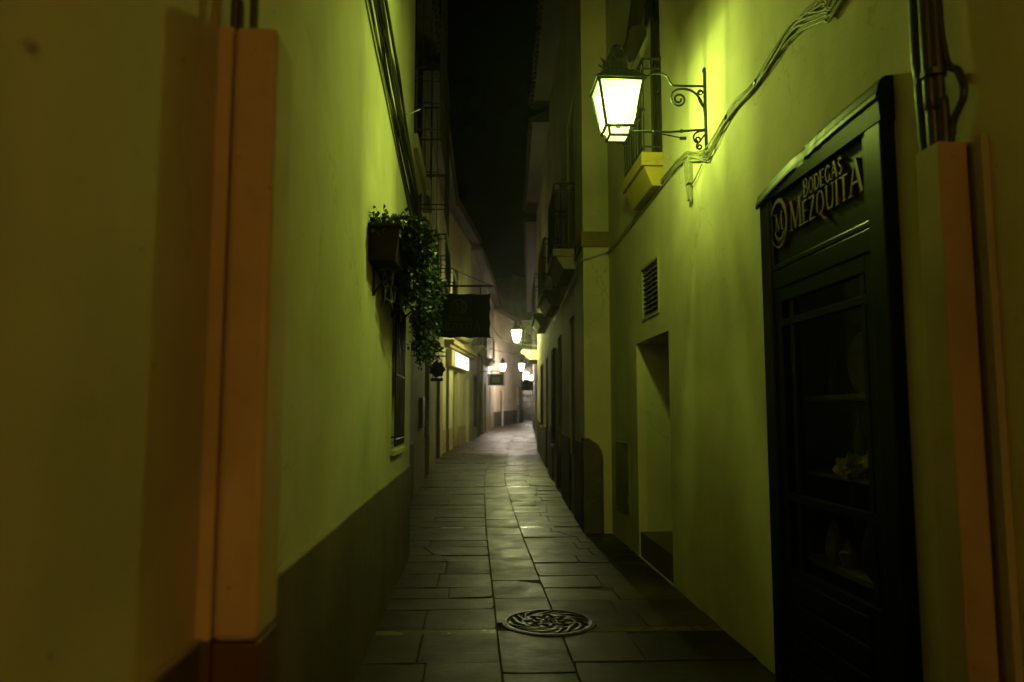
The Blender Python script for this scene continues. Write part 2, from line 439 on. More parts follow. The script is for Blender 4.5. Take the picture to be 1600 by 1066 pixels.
def slab(mb, fx0, fx1, y0, y1, g=.0022, jit=.0034):
    t0, t1, t2 = (random.uniform(-jit, jit) for _ in range(3))
    A, B, C, D = (fx0(y0)+g,y0+g), (fx1(y0)-g,y0+g), (fx1(y1)-g,y1-g), (fx0(y1)+g,y1-g)
    rough = .0035 if y0 < 22 else .001
    pts = []
    for p, q in ((A,B),(B,C),(C,D),(D,A)):
        l = math.hypot(q[0]-p[0], q[1]-p[1]); n = max(1, int(l/.11)) if y0 < 22 else 1
        chip = random.random() < .22 and n > 2
        for k in range(n):
            t = k/n; w = random.uniform(0, rough) if k else random.uniform(0, rough*1.5)
            if k == 0 and chip: w = random.uniform(.006, .022)
            x, y = p[0]+(q[0]-p[0])*t, p[1]+(q[1]-p[1])*t
            cx, cy = (A[0]+C[0])/2-x, (A[1]+C[1])/2-y; m_ = math.hypot(cx, cy) or 1
            pts.append((x+cx/m_*w, y+cy/m_*w))
    cx, cy = (A[0]+B[0]+C[0]+D[0])/4, (y0+y1)/2; wx, wy = max(.05, (B[0]-A[0])/2), max(.03, (y1-y0)/2)
    z = lambda x, y: gz(y)+t0+t1*(x-cx)/wx+t2*(y-cy)/wy
    def inn(x, y, c):
        dx, dy = cx-x, cy-y; m_ = math.hypot(dx, dy) or 1; return x+dx/m_*c, y+dy/m_*c
    n = len(pts); b = len(mb.v)
    mb.v += [(x,y,gz(y)-.03) for x,y in pts] + [(x,y,z(x,y)-.005) for x,y in pts]
    for x, y in pts:
        u, v = inn(x, y, .0045); mb.v.append((u, v, z(u,v)))
    for k in range(2):
        for q in range(n): mb.f.append((b+k*n+q, b+k*n+(q+1)%n, b+(k+1)*n+(q+1)%n, b+(k+1)*n+q))
    mb.f.append(tuple(b+2*n+q for q in range(n)))

HALF = .225
def lerpx(f, g_, t): return lambda y: f(y)*(1-t)+g_(y)*t
cl = lambda y: xc(y)-HALF
cr = lambda y: xc(y)+HALF
el = lambda y: xl(y)-.01
er = lambda y: xr(y)+.01
slabs, bands = MB(), MB()
BAND = [5.42+4.78*k for k in range(-4, 12)]
for a, b in zip(BAND, BAND[1:]):
    lo, hi = a+.055, b-.055
    for L_, R_, side in ((el, cl, 0), (cr, er, 1)):
        slab(bands, L_, R_, a-.055, a+.055, jit=.0012)
        y = lo
        while y < hi-.01:
            h = random.uniform(.34, .62)
            if hi-(y+h) < .3: h = hi-y
            w = R_(y)-L_(y); n = 1 if w < .7 else (2 if w < 1.7 else 4)
            cut = [0]+sorted(k/n+random.uniform(-.16,.16)/n*1.4 for k in range(1,n))+[1]
            if n == 2 and random.random() < .3: cut = [0, 1]
            for t0, t1 in zip(cut, cut[1:]): slab(slabs, lerpx(L_,R_,t0), lerpx(L_,R_,t1), y, y+h)
            y += h
    y = a+random.uniform(-.2,.2)
    while y < b-.25:
        h = random.uniform(.5, 1.05)
        if b-(y+h) < .45: h = b-y-.002
        slab(slabs, cl, cr, y, y+h); y += h
structure(slabs.build('street_paving', M['slab']))
structure(bands.build('paving_strip', M['band']))
bed = MB()
ys = [-12+q*1.0 for q in range(75)]
for a, b in zip(ys, ys[1:]):
    bed.quad((xl(a)-.6,a,gz(a)-.006),(xr(a)+.6,a,gz(a)-.006),(xr(b)+.6,b,gz(b)-.006),(xl(b)-.6,b,gz(b)-.006))
structure(bed.build('street_bed', M['mortar']))
gm = MB(); gm.quad((-60,-60,-.35),(60,-60,-.35),(60,120,-.35),(-60,120,-.35))
structure(gm.build('ground', M['earth']))

# manhole cover: cast relief
def manhole(cx, cy, r):
    mb = MB(); nr, na = 44, 192; z0 = gz(cy)+.004
    def h(q, a):
        if q > .94: return .006
        if q > .89: return -.004
        pet = math.cos(8*a)
        v = 0
        if q > .62:
            v = .007*math.tanh(4*math.sin(14*a + 9*q*math.pi + 1.6*math.sin(5*a)) * math.cos((q-.755)*9))
        elif q > .56: v = .005
        elif q > .22:
            v = .008*math.tanh(4*(math.cos(8*a)*math.sin((q-.22)/.34*math.pi*2) + .35*math.sin(16*a+q*22)))
        elif q > .17: v = .004
        else: v = .006*math.tanh(3*math.cos(6*a+q*30))
        return v
    mb.v.append((cx, cy, z0+.006))
    for i in range(1, nr+1):
        q = i/nr
        for j in range(na):
            a = 2*math.pi*j/na; mb.v.append((cx+r*q*math.cos(a), cy+r*q*math.sin(a), z0+h(q, a)))
    for j in range(na): mb.f.append((0, 1+j, 1+(j+1)%na))
    for i in range(nr-1):
        for j in range(na):
            a, b = 1+i*na+j, 1+i*na+(j+1)%na
            mb.f.append((a, a+na, b+na, b))
    root = thing('manhole_cover', (cx, cy, z0), 'round ornate cast iron manhole cover set in the stone paving', 'manhole cover')
    mb.build('lid', M['cast'], root, smooth=True)
    fb = MB(); rings = []
    for rr, zz in ((r+.004,-.02),(r+.004,.003),(r+.022,.003),(r+.024,-.02)):
        rings.append([(cx+rr*math.cos(2*math.pi*j/64), cy+rr*math.sin(2*math.pi*j/64), z0+zz) for j in range(64)])
    fb.ring_loft(rings, cap=False)
    fb.box(cx-r-.06, cx-r-.018, cy-.035, cy+.02, z0-.02, z0+.008)
    fb.build('rim', M['iron'], root)
manhole(.565, 5.62, .325)

# ------------------------------------------------------------------ houses
# west row (camera's near wall and beyond)
L1, l1 = house([(-.70,-11),(-.70,8.2)], -1, 7.9, M['cream'],
    'long smooth plastered house wall with brown dado, vine planter and one barred window', (.975, M['dado'], .016),
    [(0, 6.35,7.2,1.24,2.52,.22)])
window(L1, l1[0], 6.35,7.2,1.24,2.52,.20, .03, 6)
nb = MB(); nb.lathe((0,0,0), [(.012,0),(.014,.01),(.004,.02)], 10)
nail = MB()
for a in range(2):
    nail.tube([(-.70,1.147,2.125),(-.692,1.147,2.125),(-.689,1.147,2.125)], [.010,.008,.004], 10) if a == 0 else None
nail.build('wall_stud', M['cream2'], L1)

dc = MB()
for q in range(14):
    ya_, yb_ = -11+19.2*q/14, -11+19.2*(q+1)/14; dc.box(-.701, -.680+.003*math.sin(q*2.1), ya_, yb_, .974+.002*math.sin(q*1.3), .986+.002*math.sin(q*1.3))
dc.build('dado_highlight', M['cream2'], L1)  # pale strip paints in the light caught along the dado top
L2, l2 = house([(-1.10,8.2),(-1.09,13.5)], -1, 8.3, M['cream2'],
    'house set back behind the hanging board, with tall caged balconies above', (.95, M['dado_dark'], .02),
    [(0, 8.9,9.9,4.88,7.0,.25), (0, 11.1,12.2,4.56,6.9,.25), (0, 11.2,12.1,1.0,2.5,.2)])
door(L2, l2[0], 8.9,9.9,4.89,7.0,.25, M['wood_brown'], 3, False, True); door(L2, l2[0], 11.1,12.2,4.57,6.9,.25, M['wood_brown'], 3, False, True)
window(L2, l2[0], 11.2,12.1,1.0,2.5,.18)
balcony(L2, l2[0], 8.55,10.3, 4.87, .42, 2.9, M['cream'], .18, True, True, .30)
balcony(L2, l2[0], 10.9,12.5, 4.55, .42, 2.3, M['cream'], .11, True, True, .26)

L3, l3 = house([(-1.09,13.5),(-.95,23)], -1, 8.0, M['cream2'],
    'yellow lit plaster house with tall doors behind the riding figure sign', (.9, M['ochre_wall'], .012),
    [(0,16.0,17.3,.02,2.85,.18), (0,19.4,21.4,.05,2.5,.14), (0,15.6,17.0,4.3,6.6,.2), (0,19.3,20.6,4.3,6.6,.2)])
door(L3, l3[0], 16.0,17.3,.14,2.85,.18, M['wood_brown'], 4, True, True)
sh = MB()
for q in range(15): l3[0].box(sh, l3[0].u(19.41), l3[0].u(21.39), .2+q*.15, .2+q*.15+.138, .085, .135)
sh.build('roller_shutter', M['shutter'], L3)
door(L3, l3[0], 15.6,17.0,4.31,6.6,.2, M['wood_brown'], 3, False, True); door(L3, l3[0], 19.3,20.6,4.31,6.6,.2, M['wood_brown'], 3, False, True)
balcony(L3, l3[0], 15.2,17.4, 4.28, .5, 1.0, M['cream2']); balcony(L3, l3[0], 18.9,21.0, 4.28, .5, 1.0, M['cream2'])
mbx = MB(); l3[0].box(mbx, l3[0].u(14.7), l3[0].u(15.25), 1.25, 1.85, -.07, 0)
mbx.build('meter_box', M['grey_metal'], L3, bevel=.01)

L4, l4 = house([(-.95,23),(-.13,29)], -1, 8.2, M['cream'],
    'shop house with cornice and bright lit fascia above dark doorways', (.7, M['ochre_wall'], .012),
    [(0,23.5,24.1,.3,3.0,.2), (0,24.9,26.0,.33,2.95,.25), (0,27.8,28.6,.4,2.9,.25), (0,25.0,26.4,4.4,6.6,.2)])
door(L4, l4[0], 23.5,24.1,.34,3.0,.2, M['shutter'], 3, False); door(L4, l4[0], 24.9,26.0,.36,2.95,.25, M['wood_brown'], 3, True, True)
door(L4, l4[0], 27.8,28.6,.45,2.9,.25, M['wood_brown'], 3, True); door(L4, l4[0], 25.0,26.4,4.41,6.6,.2, M['wood_brown'], 3, False, True)
cb = MB(); l4[0].box(cb, .2, l4[0].len-.1, 3.72, 3.86, -.30, 0); l4[0].box(cb, .2, l4[0].len-.1, 3.62, 3.72, -.18, 0)
cb.build('cornice', M['ochre_wall'], L4, bevel=.012)
balcony(L4, l4[0], 24.6,26.9, 4.36, .5, 1.0, M['cream2'])

L5, l5 = house([(-.13,29),(.36,34),(1.2,44.5)], -1, 8.0, M['white'],
    'pale house with drainpipe, small balconies and dark windows before the bend', (.8, M['ochre_wall'], .012),
    [(0,30.2,31.4,.95,3.1,.2), (0,32.6,33.5,.5,2.9,.2), (1,36.0,37.2,.6,3.0,.2), (1,40.0,41.2,.65,3.0,.2), (0,30.2,31.4,4.3,6.4,.2), (1,36.2,37.4,4.3,6.4,.2)])
window(L5, l5[0], 30.2,31.4,.95,3.1,.2); door(L5, l5[0], 32.6,33.5,.5,2.9,.2, M['wood_brown'])
door(L5, l5[1], 36.0,37.2,.6,3.0,.2, M['wood_brown']); door(L5, l5[1], 40.0,41.2,.7,3.0,.2, M['shutter'])
door(L5, l5[0], 30.2,31.4,4.31,6.4,.2, M['wood_brown'], 3, False, True); door(L5, l5[1], 36.2,37.4,4.31,6.4,.2, M['wood_brown'], 3, False, True)
balcony(L5, l5[0], 29.8,31.8, 4.26, .45, 1.0, M['cream2']); balcony(L5, l5[1], 35.8,37.8, 4.2, .45, 1.0, M['cream2'])
dp = MB(); dp.tube([l5[0].p(4.2,.6,-.08), l5[0].p(4.2,3.9,-.08), l5[0].p(4.1,4.15,-.05)], .055, 8)
for zz in (1.2,2.3,3.4): l5[0].box(dp, 4.12, 4.28, zz, zz+.05, -.14, 0)
dp.build('drainpipe', M['cream2'], L5)

F1, f1 = house([(1.2,44.5),(3.55,53)], -1, 7.8, M['pink'],
    'pinkish plaster house with grey dado closing the bend of the alley', (.92, M['dado_grey'], .03),
    [(0,46.3,47.0,.72,2.95,.2), (0,46.2,47.3,3.3,4.9,.15)])
door(F1, f1[0], 46.3,47.0,.74,2.95,.2, M['wood_brown'])
window(F1, f1[0], 46.2,47.3,3.3,4.9,.15, .03, 5)
pb = MB(); f1[0].box(pb, 6.7, 7.3, .5, 3.3, -.14, 0); pb.build('pilaster', M['ochre_wall'], F1)
pb2 = MB(); f1[0].box(pb2, 6.66, 7.34, .5, 2.1, -.17, -.001); pb2.build('pilaster_base', M['dado_grey'], F1)
F2, f2 = house([(3.0,57.2),(7.4,62.4)], -1, 12.2, M['ashlar'],
    'tall grey stone house rising beyond the bend of the alley', None,
    [(0,57.9,58.5,1.9,4.0,.2)], eave=0)
f2[0]
window(F2, f2[0], 57.9,58.5,1.9,4.0,.2)
cs = MB()
for q in range(22):
    f2[0].box(cs, .0, f2[0].len, 1.4+q*.5, 1.4+q*.5+.46, -.035, 0)
cs.build('stone_course', M['ashlar'], F2, bevel=.02)

# east row
R1, r1 = house([(1.80,-11),(1.80,9.67)], 1, 9.2, M['cream'],
    'long plastered house wall with shopfront, louvred vent and deep doorway', None,
    [(0, 6.70,8.06,.01,2.31,.55), (0, 7.0,7.74,2.515,3.09,.14), (0, 6.80,7.64,4.06,6.6,.22), (0, 3.05,4.24,.12,2.83,.75)])
g1 = r1[0]
door(R1, g1, 6.70,8.06,.272,2.31,.55, M['cream2'], 2, False)
stp = MB(); g1.box(stp, g1.u(6.703), g1.u(8.057), -.05, .27, .012, .54); stp.build('step', M['dado'], R1, bevel=.012)
vb = MB(); u0, u1 = g1.u(7.0), g1.u(7.74)
for (a,b,c,d) in ((u0,u0+.03,2.515,3.09),(u1-.03,u1,2.515,3.09),(u0+.03,u1-.03,2.515,2.545),(u0+.03,u1-.03,3.06,3.09)): g1.box(vb, a+.002,b-.002,c+.002,d-.002, -.012, .10)
vent = vb.build('vent', M['cream2'], R1)
for q in range(10):
    sb = MB(); zz = 2.558+q*.050
    sb.hexa([g1.p(u0+.03,zz,.005), g1.p(u1-.03,zz,.005), g1.p(u1-.03,zz+.028,.06), g1.p(u0+.03,zz+.028,.06),
             g1.p(u0+.03,zz+.006,.005), g1.p(u1-.03,zz+.006,.005), g1.p(u1-.03,zz+.034,.06), g1.p(u0+.03,zz+.034,.06)])
    sb.build('louvre', M['cream2'], vent)
bk = MB(); g1.box(bk, u0+.004, u1-.004, 2.52, 3.085, .12, .136); bk.build('backing', M['void'], vent)
db_ = door(R1, g1, 6.80,7.64,4.07,6.6,.22, M['wood_brown'], 3, False, True)
balcony(R1, g1, 6.74,7.69, 4.03, .215, .94, M['ochre'], .13, True)
up = MB(); g1.box(up, g1.u(8.5), g1.u(9.28), .40, 1.20, -.012, 0); upo = up.build('meter_door', M['cream2'], R1, bevel=.004)
for zz in (.55,1.05):
    hb = MB(); g1.box(hb, g1.u(8.53), g1.u(8.55), zz-.04, zz+.04, -.024, -.012); hb.build('hinge', M['grey_metal'], upo)
hb = MB(); g1.box(hb, g1.u(9.0), g1.u(9.03), .78, .82, -.022, -.012); hb.build('lock', M['grey_metal'], upo)

R2, r2 = house([(1.455,9.65),(1.58,12.5),(1.73,16.6)], 1, 8.6, M['cream'],
    'house that juts into the alley with ochre band and worn corner stone', (1.15, M['dado_dark'], .02),
    [(0,11.0,11.9,.9,3.05,.2), (1,13.4,14.4,.1,3.0,.2), (1,15.0,15.8,.9,2.9,.2), (0,10.9,12.1,4.1,6.4,.22), (1,14.2,15.4,4.0,6.2,.2)])
window(R2, r2[0], 11.0,11.9,.9,3.05,.18, None, 5, 'wood_brown', False)
door(R2, r2[1], 13.4,14.4,.1,3.0,.2, M['wood_brown'], 4, True, True); window(R2, r2[1], 15.0,15.8,.9,2.9,.18, .03, 5)
door(R2, r2[0], 10.9,12.1,4.11,6.4,.22, M['wood_brown'], 3, False, True); door(R2, r2[1], 14.2,15.4,4.01,6.2,.2, M['wood_brown'], 3, False, True)
balcony(R2, r2[0], 10.7,12.3, 3.98, .34, 1.0, M['cream2']); balcony(R2, r2[1], 13.9,15.7, 3.9, .34, 1.0, M['cream2'])
ob = MB(); ob.box(1.425, 1.81, 9.595, 9.655, 3.76, 3.965); r2[0].box(ob, .006, .9, 3.765, 3.96, -.03, .01)
ob.build('trim_band', M['ochre_dim'], R2, bevel=.006)
qb = MB(); rings = []
for k in range(15):
    z = k/14*1.22; w = 1.0 if z < .95 else math.sqrt(max(0, 1-((z-.95)/.28)**2))
    ww = .26*max(w,.12)
    rings.append([(1.428,9.60+random.uniform(-.006,.006),z),(1.428+ww*.85,9.595+random.uniform(-.008,.008),z),(1.433+ww,9.625,z),(1.433+ww,9.66,z),(1.465,9.80,z),(1.428,9.80,z)])
qb.ring_loft(rings); qb.build('corner_guard', M['quoin'], R2, bevel=.015)

R3, r3 = house([(1.73,16.6),(2.12,24.5)], 1, 8.3, M['ochre_wall'],
    'ochre house holding the middle wall lantern, with balcony and bracket', (1.0, M['dado_dark'], .02),
    [(0,17.6,18.6,.15,2.9,.2), (0,20.2,21.2,1.2,2.9,.2), (0,18.4,19.6,4.1,6.3,.2)])
door(R3, r3[0], 17.6,18.6,.2,2.9,.2, M['wood_brown']); window(R3, r3[0], 20.2,21.2,1.2,2.9,.2)
door(R3, r3[0], 18.4,19.6,4.11,6.3,.2, M['wood_brown'], 3, False, True)
balcony(R3, r3[0], 18.0,20.0, 4.0, .34, 1.0, M['cream2'])
R4, r4 = house([(2.12,24.5),(2.45,28.5),(2.85,34)], 1, 8.0, M['cream2'],
    'house with a pale lit balcony slab just past the middle wall lantern', (.9, M['ochre_wall'], .014),
    [(0,25.6,26.6,.4,2.9,.2), (1,30.0,31.2,.45,2.9,.2), (0,25.7,26.9,3.75,5.9,.2)])
door(R4, r4[0], 25.6,26.6,.42,2.9,.2, M['wood_brown']); door(R4, r4[1], 30.0,31.2,.5,2.9,.2, M['wood_brown'])
door(R4, r4[0], 25.7,26.9,3.76,5.9,.2, M['wood_brown'], 3, False, True)
balcony(R4, r4[0], 24.9,27.2, 3.68, .55, 1.0, M['cream'], .14)
R5, r5 = house([(2.85,34),(3.7,46),(3.98,50)], 1, 8.4, M['cream2'],
    'pale house by the bend with a dark banner and a bright white lantern', (.9, M['dado_grey'], .014),
    [(0,36.0,37.2,.5,2.9,.2), (0,40.5,41.6,1.3,3.0,.2)])
door(R5, r5[0], 36.0,37.2,.6,2.9,.2, M['wood_brown']); window(R5, r5[0], 40.5,41.6,1.3,3.0,.2)

# ------------------------------------------------------------------ lanterns
def spiral(c, r0, r1, a0, turns, n=26):
    """in the local x-z plane"""
    return [(c[0]+(r0+(r1-r0)*k/n)*math.cos(a0+turns*2*math.pi*k/n), 0, c[1]+(r0+(r1-r0)*k/n)*math.sin(a0+turns*2*math.pi*k/n)) for k in range(n+1)]
def bez(p, n=14):
    out = []
    for k in range(n+1):
        t = k/n; a = (1-t)**3; b = 3*(1-t)**2*t; c = 3*(1-t)*t*t; d = t**3
        out.append(tuple(a*p[0][i]+b*p[1][i]+c*p[2][i]+d*p[3][i] for i in (0,1,2)))
    return out

LX = -.70                                        # lantern axis from the wall
def make_lantern(label, mglass, mbulb, group):
    root = thing('wall_lantern', (0,0,0), label, 'lantern', group)
    top, bot, ht, hb_ = .198, -.145, .168, .106
    def lerp(z): return hb_ + (ht-hb_)*(z-bot)/(top-bot)
    # bracket
    b = MB()
    b.box(-.016, 0, -.016, .016, -.30, .34)
    b.lathe((-.008,0,.34), [(.016,0),(.020,.012),(.012,.03),(.004,.04)], 8)
    b.tube([(-.016,0,.225),(-.26,0,.225)], .0095, 8)
    b.tube(bez([(-.26,0,.225),(-.30,0,.25),(-.28,0,.315),(-.36,0,.32)]) + bez([(-.36,0,.32),(-.45,0,.325),(-.49,0,.28),(LX+.15,0,.215)])[1:], .0085, 8)
    b.tube(bez([(-.012,0,-.02),(-.02,0,.12),(-.08,0,.205),(-.19,0,.20)]), .0095, 8)
    b.tube(bez([(-.19,0,.20),(-.26,0,.20),(-.285,0,.15),(-.27,0,.105)])[:] + spiral((-.215,.115), .058, .016, math.pi*1.02, 1.55), .009, 8)
    b.tube(bez([(-.03,0,.06),(-.07,0,.12),(-.08,0,.19),(-.045,0,.195)]) + spiral((-.045,.172), .022, .008, math.pi*.5, -1.1, 12), .006, 6)
    b.tube([(-.016,0,-.125),(-.30,0,-.150),(LX+.10,0,-.150)], .0095, 8)
    for x in (-.20,-.42): b.lathe((x,0,-.14-(-x-.2)*.06), [(.010,-.012),(.017,0),(.010,.012)], 8)
    b.tube(bez([(-.02,0,-.135),(-.09,0,-.14),(-.12,0,-.17),(-.10,0,-.215)]) + spiral((-.075,-.205), .028, .009, math.pi*1.1, 1.25, 14), .0075, 6)
    b.tube(bez([(-.016,0,-.165),(-.05,0,-.20),(-.05,0,-.225),(-.075,0,-.235)]) + spiral((-.062,-.262), .026, .008, math.pi*.65, 1.3, 14), .0075, 6)
    b.tube([(-.42,0,-.155),(-.20,0,-.195)], .005, 6); b.box(-.215, -.165, -.010, .010, -.208, -.188)
    b.build('bracket', M['lamp_iron'], root)
    # cage
    f = MB()
    for sx in (-1,1):
        for sy in (-1,1):
            f.tube([(LX+sx*hb_, sy*hb_, bot),(LX+sx*ht, sy*ht, top)], .0115, 6)
    for z, h, r in ((bot,hb_,.0125),(top,ht,.014)):
        for sx in (-1,1):
            f.tube([(LX+sx*h,-h,z),(LX+sx*h,h,z)], r, 6); f.tube([(LX-h,sx*h,z),(LX+h,sx*h,z)], r, 6)
    h2, zb = .075, -.208
    for sx in (-1,1):
        for sy in (-1,1): f.tube([(LX+sx*hb_*.78,sy*hb_*.78,bot),(LX+sx*h2,sy*h2,zb)], .010, 6)
        f.tube([(LX+sx*h2,-h2,zb),(LX+sx*h2,h2,zb)], .010, 6); f.tube([(LX-h2,sx*h2,zb),(LX+h2,sx*h2,zb)], .010, 6)
    f.tube([(LX,-.02,-.15),(LX,-.02,-.09)], .018, 8)
    f.build('frame', M['lamp_iron'], root)
    # four panes and the small glass below
    e = .012
    for k in range(4):
        p = MB(); c, s_ = (1,0,-1,0)[k], (0,1,0,-1)[k]
        def q(a, h, z): return (LX + c*(h-.003) - s_*a, s_*(h-.003) + c*a, z)
        p.quad(q(-hb_+e,lerp(bot+e),bot+e), q(hb_-e,lerp(bot+e),bot+e), q(ht-e,lerp(top-e),top-e), q(-ht+e,lerp(top-e),top-e))
        p.build('pane', M['clear_glow'] if k == 2 and mglass is M['lamp_glow'] else mglass, root)
    lo = MB(); lo.frustum(LX, 0, zb+.006, h2-.006, bot-.014, hb_*.74); lo.build('lower_glass', M['milk_glow'] if mglass is M['lamp_glow'] else mglass, root)
    # roof, crown, finial
    r = MB()
    prof = [(.190,.202),(.188,.216),(.150,.250),(.112,.288),(.108,.298)]
    r.ring_loft([[(LX-h,-h,z),(LX+h,-h,z),(LX+h,h,z),(LX-h,h,z)] for h, z in prof])
    r.build('roof', M['lamp_iron'], root)
    c_ = MB()
    c_.lathe((LX,0,0), [(.098,.292),(.100,.318),(.090,.348),(.096,.360),(.098,.372)], 12)
    for k in range(8):
        a = math.pi*2*k/8+math.pi/8; ca, sa = math.cos(a), math.sin(a)
        for (z0, out, hgt) in ((.298,.128,.035),(.330,.126,.035),(.362,.142,.055)):
            c_.poly([(LX+.09*ca+.03*sa,.09*sa-.03*ca,z0),(LX+out*ca,out*sa,z0+hgt*.55),(LX+(out+.012)*ca,(out+.012)*sa,z0+hgt),(LX+.085*ca-.03*sa,.085*sa+.03*ca,z0)])
            c_.poly([(LX+.088*ca+.03*sa,.088*sa-.03*ca,z0-.01),(LX+.088*ca-.03*sa,.088*sa+.03*ca,z0-.01),(LX+(out+.012)*ca,(out+.012)*sa,z0+hgt)])
    c_.lathe((LX,0,0), [(.088,.370),(.094,.390),(.086,.425),(.066,.465),(.050,.490),(.054,.500),(.044,.520),(.020,.542),(.004,.552)], 14)
    c_.build('crown', M['lamp_iron'], root)
    bb = MB(); bb.lathe((LX,0,-.02), [(.006,-.08),(.030,-.05),(.042,0),(.030,.045),(.006,.06)], 12)
    bb.build('bulb', mbulb, root, smooth=True)
    return root

def add_lamp(root, power, col, size=.045):
    ld = bpy.data.lights.new('lamp_light', 'POINT'); ld.energy = power; ld.color = col; ld.shadow_soft_size = size
    lo = bpy.data.objects.new('lamp_light', ld); COL.objects.link(lo); lo.parent = root; lo.location = (LX, 0, .0)
    return lo

GREEN = (.69, 1.0, .12)
NEAR = 375
lantern = make_lantern('large lit four-sided street lantern on a scrolled iron bracket near the shopfront', M['lamp_glow'], M['bulb'], None)
bulb_o = [c for c in lantern.children if c.name.startswith('bulb')][0]
def copy_lantern(loc, rot, label, glassm, bulbm, power, col):
    c = copy_tree(lantern); c.location = loc; c.rotation_euler = (0,0,rot); c['label'] = label
    c['group'] = 'street lanterns further along the alley'
    for ch in c.children:
        st = ch.name.split('.')[0]
        if st in ('pane','lower_glass','bulb'):
            ch.data = ch.data.copy(); ch.data.materials[0] = bulbm if st == 'bulb' else glassm
    add_lamp(c, power, col); return c
wall_rot = lambda sg: math.atan2(-sg.n.y, -sg.n.x)
copy_lantern(r3[0].p(r3[0].u(24.0), 4.05), wall_rot(r3[0]), 'lit yellowish lantern on the ochre house, half way down the alley', M['yellow_glow'], M['bulb'], 2700, (.90,1.0,.30))
copy_lantern(l5[1].p(l5[1].u(41.0), 4.05), wall_rot(l5[1]), 'lit white lantern above the framed sign board before the bend', M['white_glow'], M['white_bulb'], 2700, (1.0,.84,.66))
copy_lantern(r5[0].p(r5[0].u(44.0), 4.27), wall_rot(r5[0]), 'lit white lantern above the dark cloth banner before the bend', M['white_glow'], M['white_bulb'], 2700, (1.0,.84,.66))
copy_lantern(f2[0].p(f2[0].u(58.4), 4.25), wall_rot(f2[0]), 'small far white lantern on the tall grey stone house', M['white_glow'], M['white_bulb'], 2400, (1.0,.88,.72))
warm = copy_lantern((1.80, -3.5, 3.85), 0, 'warm lantern on the plastered wall behind the viewpoint', M['lamp_glow'], M['bulb'], 1750, (1.0,.52,.08))
add_lamp(lantern, NEAR, GREEN, .06)
lantern.location = (1.80, 5.45, 3.865)

# ------------------------------------------------------------------ cable covers
def cover(pts_x, y0, y1, ztop, zlow, label, front_seam):
    x0, x1 = pts_x
    root = thing('cable_cover', ((x0+x1)/2, (y0+y1)/2, 0), label, 'cable cover', None)
    xs = x0+(x1-x0)*front_seam
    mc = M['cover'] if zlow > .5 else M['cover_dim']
    a = MB(); a.box(x0, xs-.0025, y0, y1, zlow, ztop); a.build('side_channel', mc, root, bevel=.006)
    b = MB(); b.box(xs+.0025, x1, y0-.004, y1, zlow, ztop); b.build('front_channel', mc, root, bevel=.018)
    c = MB(); c.box(x0, xs-.0025, y0+.004, y1, -.02, zlow-.004); c.box(xs+.0025, x1, y0+.002, y1, -.02, zlow-.004)
    c.build('base_channel', M['cover_low'] if zlow > .5 else mc, root, bevel=.006)
    return root
cover((-.70,-.54), 1.95, 2.14, 2.60, .975, 'tall ochre sheet metal cable cover above a dark red-brown base', .27)
cr_ = cover((1.675,1.80), 2.50, 2.64, 2.53, .02, 'tall ochre sheet metal cable cover beside the dark shopfront', .93)
tr = MB(); tr.box(1.772, 1.80, 2.41, 2.452, -.02, 2.525); tr.build('edge_strip', M['cream2'], cr_, bevel=.004)

def cable_bundle(label, strands, m, ties=(), name='cable_bundle', base=(0,0,0)):
    root = thing(name, base, label, 'cables')
    for path, r in strands:
        mb = MB(); mb.tube(path, r, 8); mb.build('cable', m, root, smooth=True)
    for p, r, ax in ties:
        mb = MB(); q = Vector(p); d = Vector(ax).normalized()*.012
        mb.tube([q-d, q+d], r, 10); mb.build('cable_tie', M['cable'], root)
    return root
def smooth_path(pts, n=8):
    P = [Vector(p) for p in pts]; out = []
    for k in range(len(P)-1):
        p0, p1, p2, p3 = P[max(k-1,0)], P[k], P[k+1], P[min(k+2,len(P)-1)]
        for q in range(n):
            t = q/n
            out.append(.5*((2*p1)+(p2-p0)*t+(2*p0-5*p1+4*p2-p3)*t*t+(3*p1-p0-3*p2+p3)*t**3))
    out.append(P[-1]); return out

cable_bundle('two black cables dropping into the cover above the red-brown base',
    [(smooth_path([(-.672,2.0,2.5),(-.672,2.0,2.7),(-.675,2.0,3.2),(-.675,2.0,6)]), .0135),
     (smooth_path([(-.655,2.0,2.5),(-.657,2.0,2.68),(-.67,2.0,3.0),(-.67,2.01,6)]), .010),
     (smooth_path([(-.62,2.0,2.5),(-.62,2.0,2.7),(-.625,2.0,3.1),(-.625,2.02,6)]), .0125)], M['cable'], base=(-.63,1.95,2.5))
cable_bundle('thick black cables dropping into the ochre cover beside the shopfront',
    [(smooth_path([(1.742,2.67,2.44),(1.738,2.67,2.6),(1.725,2.66,2.9),(1.73,2.66,3.6),(1.73,2.66,6)]), [.022]*8+[.024]*8+[.030]*8+[.030]*9),
     (smooth_path([(1.722,2.59,2.50),(1.72,2.59,2.7),(1.715,2.59,3.0),(1.72,2.59,6)]), .024),
     (smooth_path([(1.742,2.56,2.50),(1.742,2.56,2.7),(1.735,2.57,3.0),(1.735,2.57,6)]), .022),
     (smooth_path([(1.762,2.57,2.50),(1.765,2.54,2.62),(1.775,2.49,2.70),(1.775,2.51,2.80),(1.76,2.56,2.9),(1.755,2.57,3.4),(1.755,2.57,6)]), .014)],
    M['cable'], [((1.735,2.66,2.83),.033,(0,0,1)), ((1.726,2.58,2.82),.046,(0,0,1))], base=(1.74,2.59,2.5))

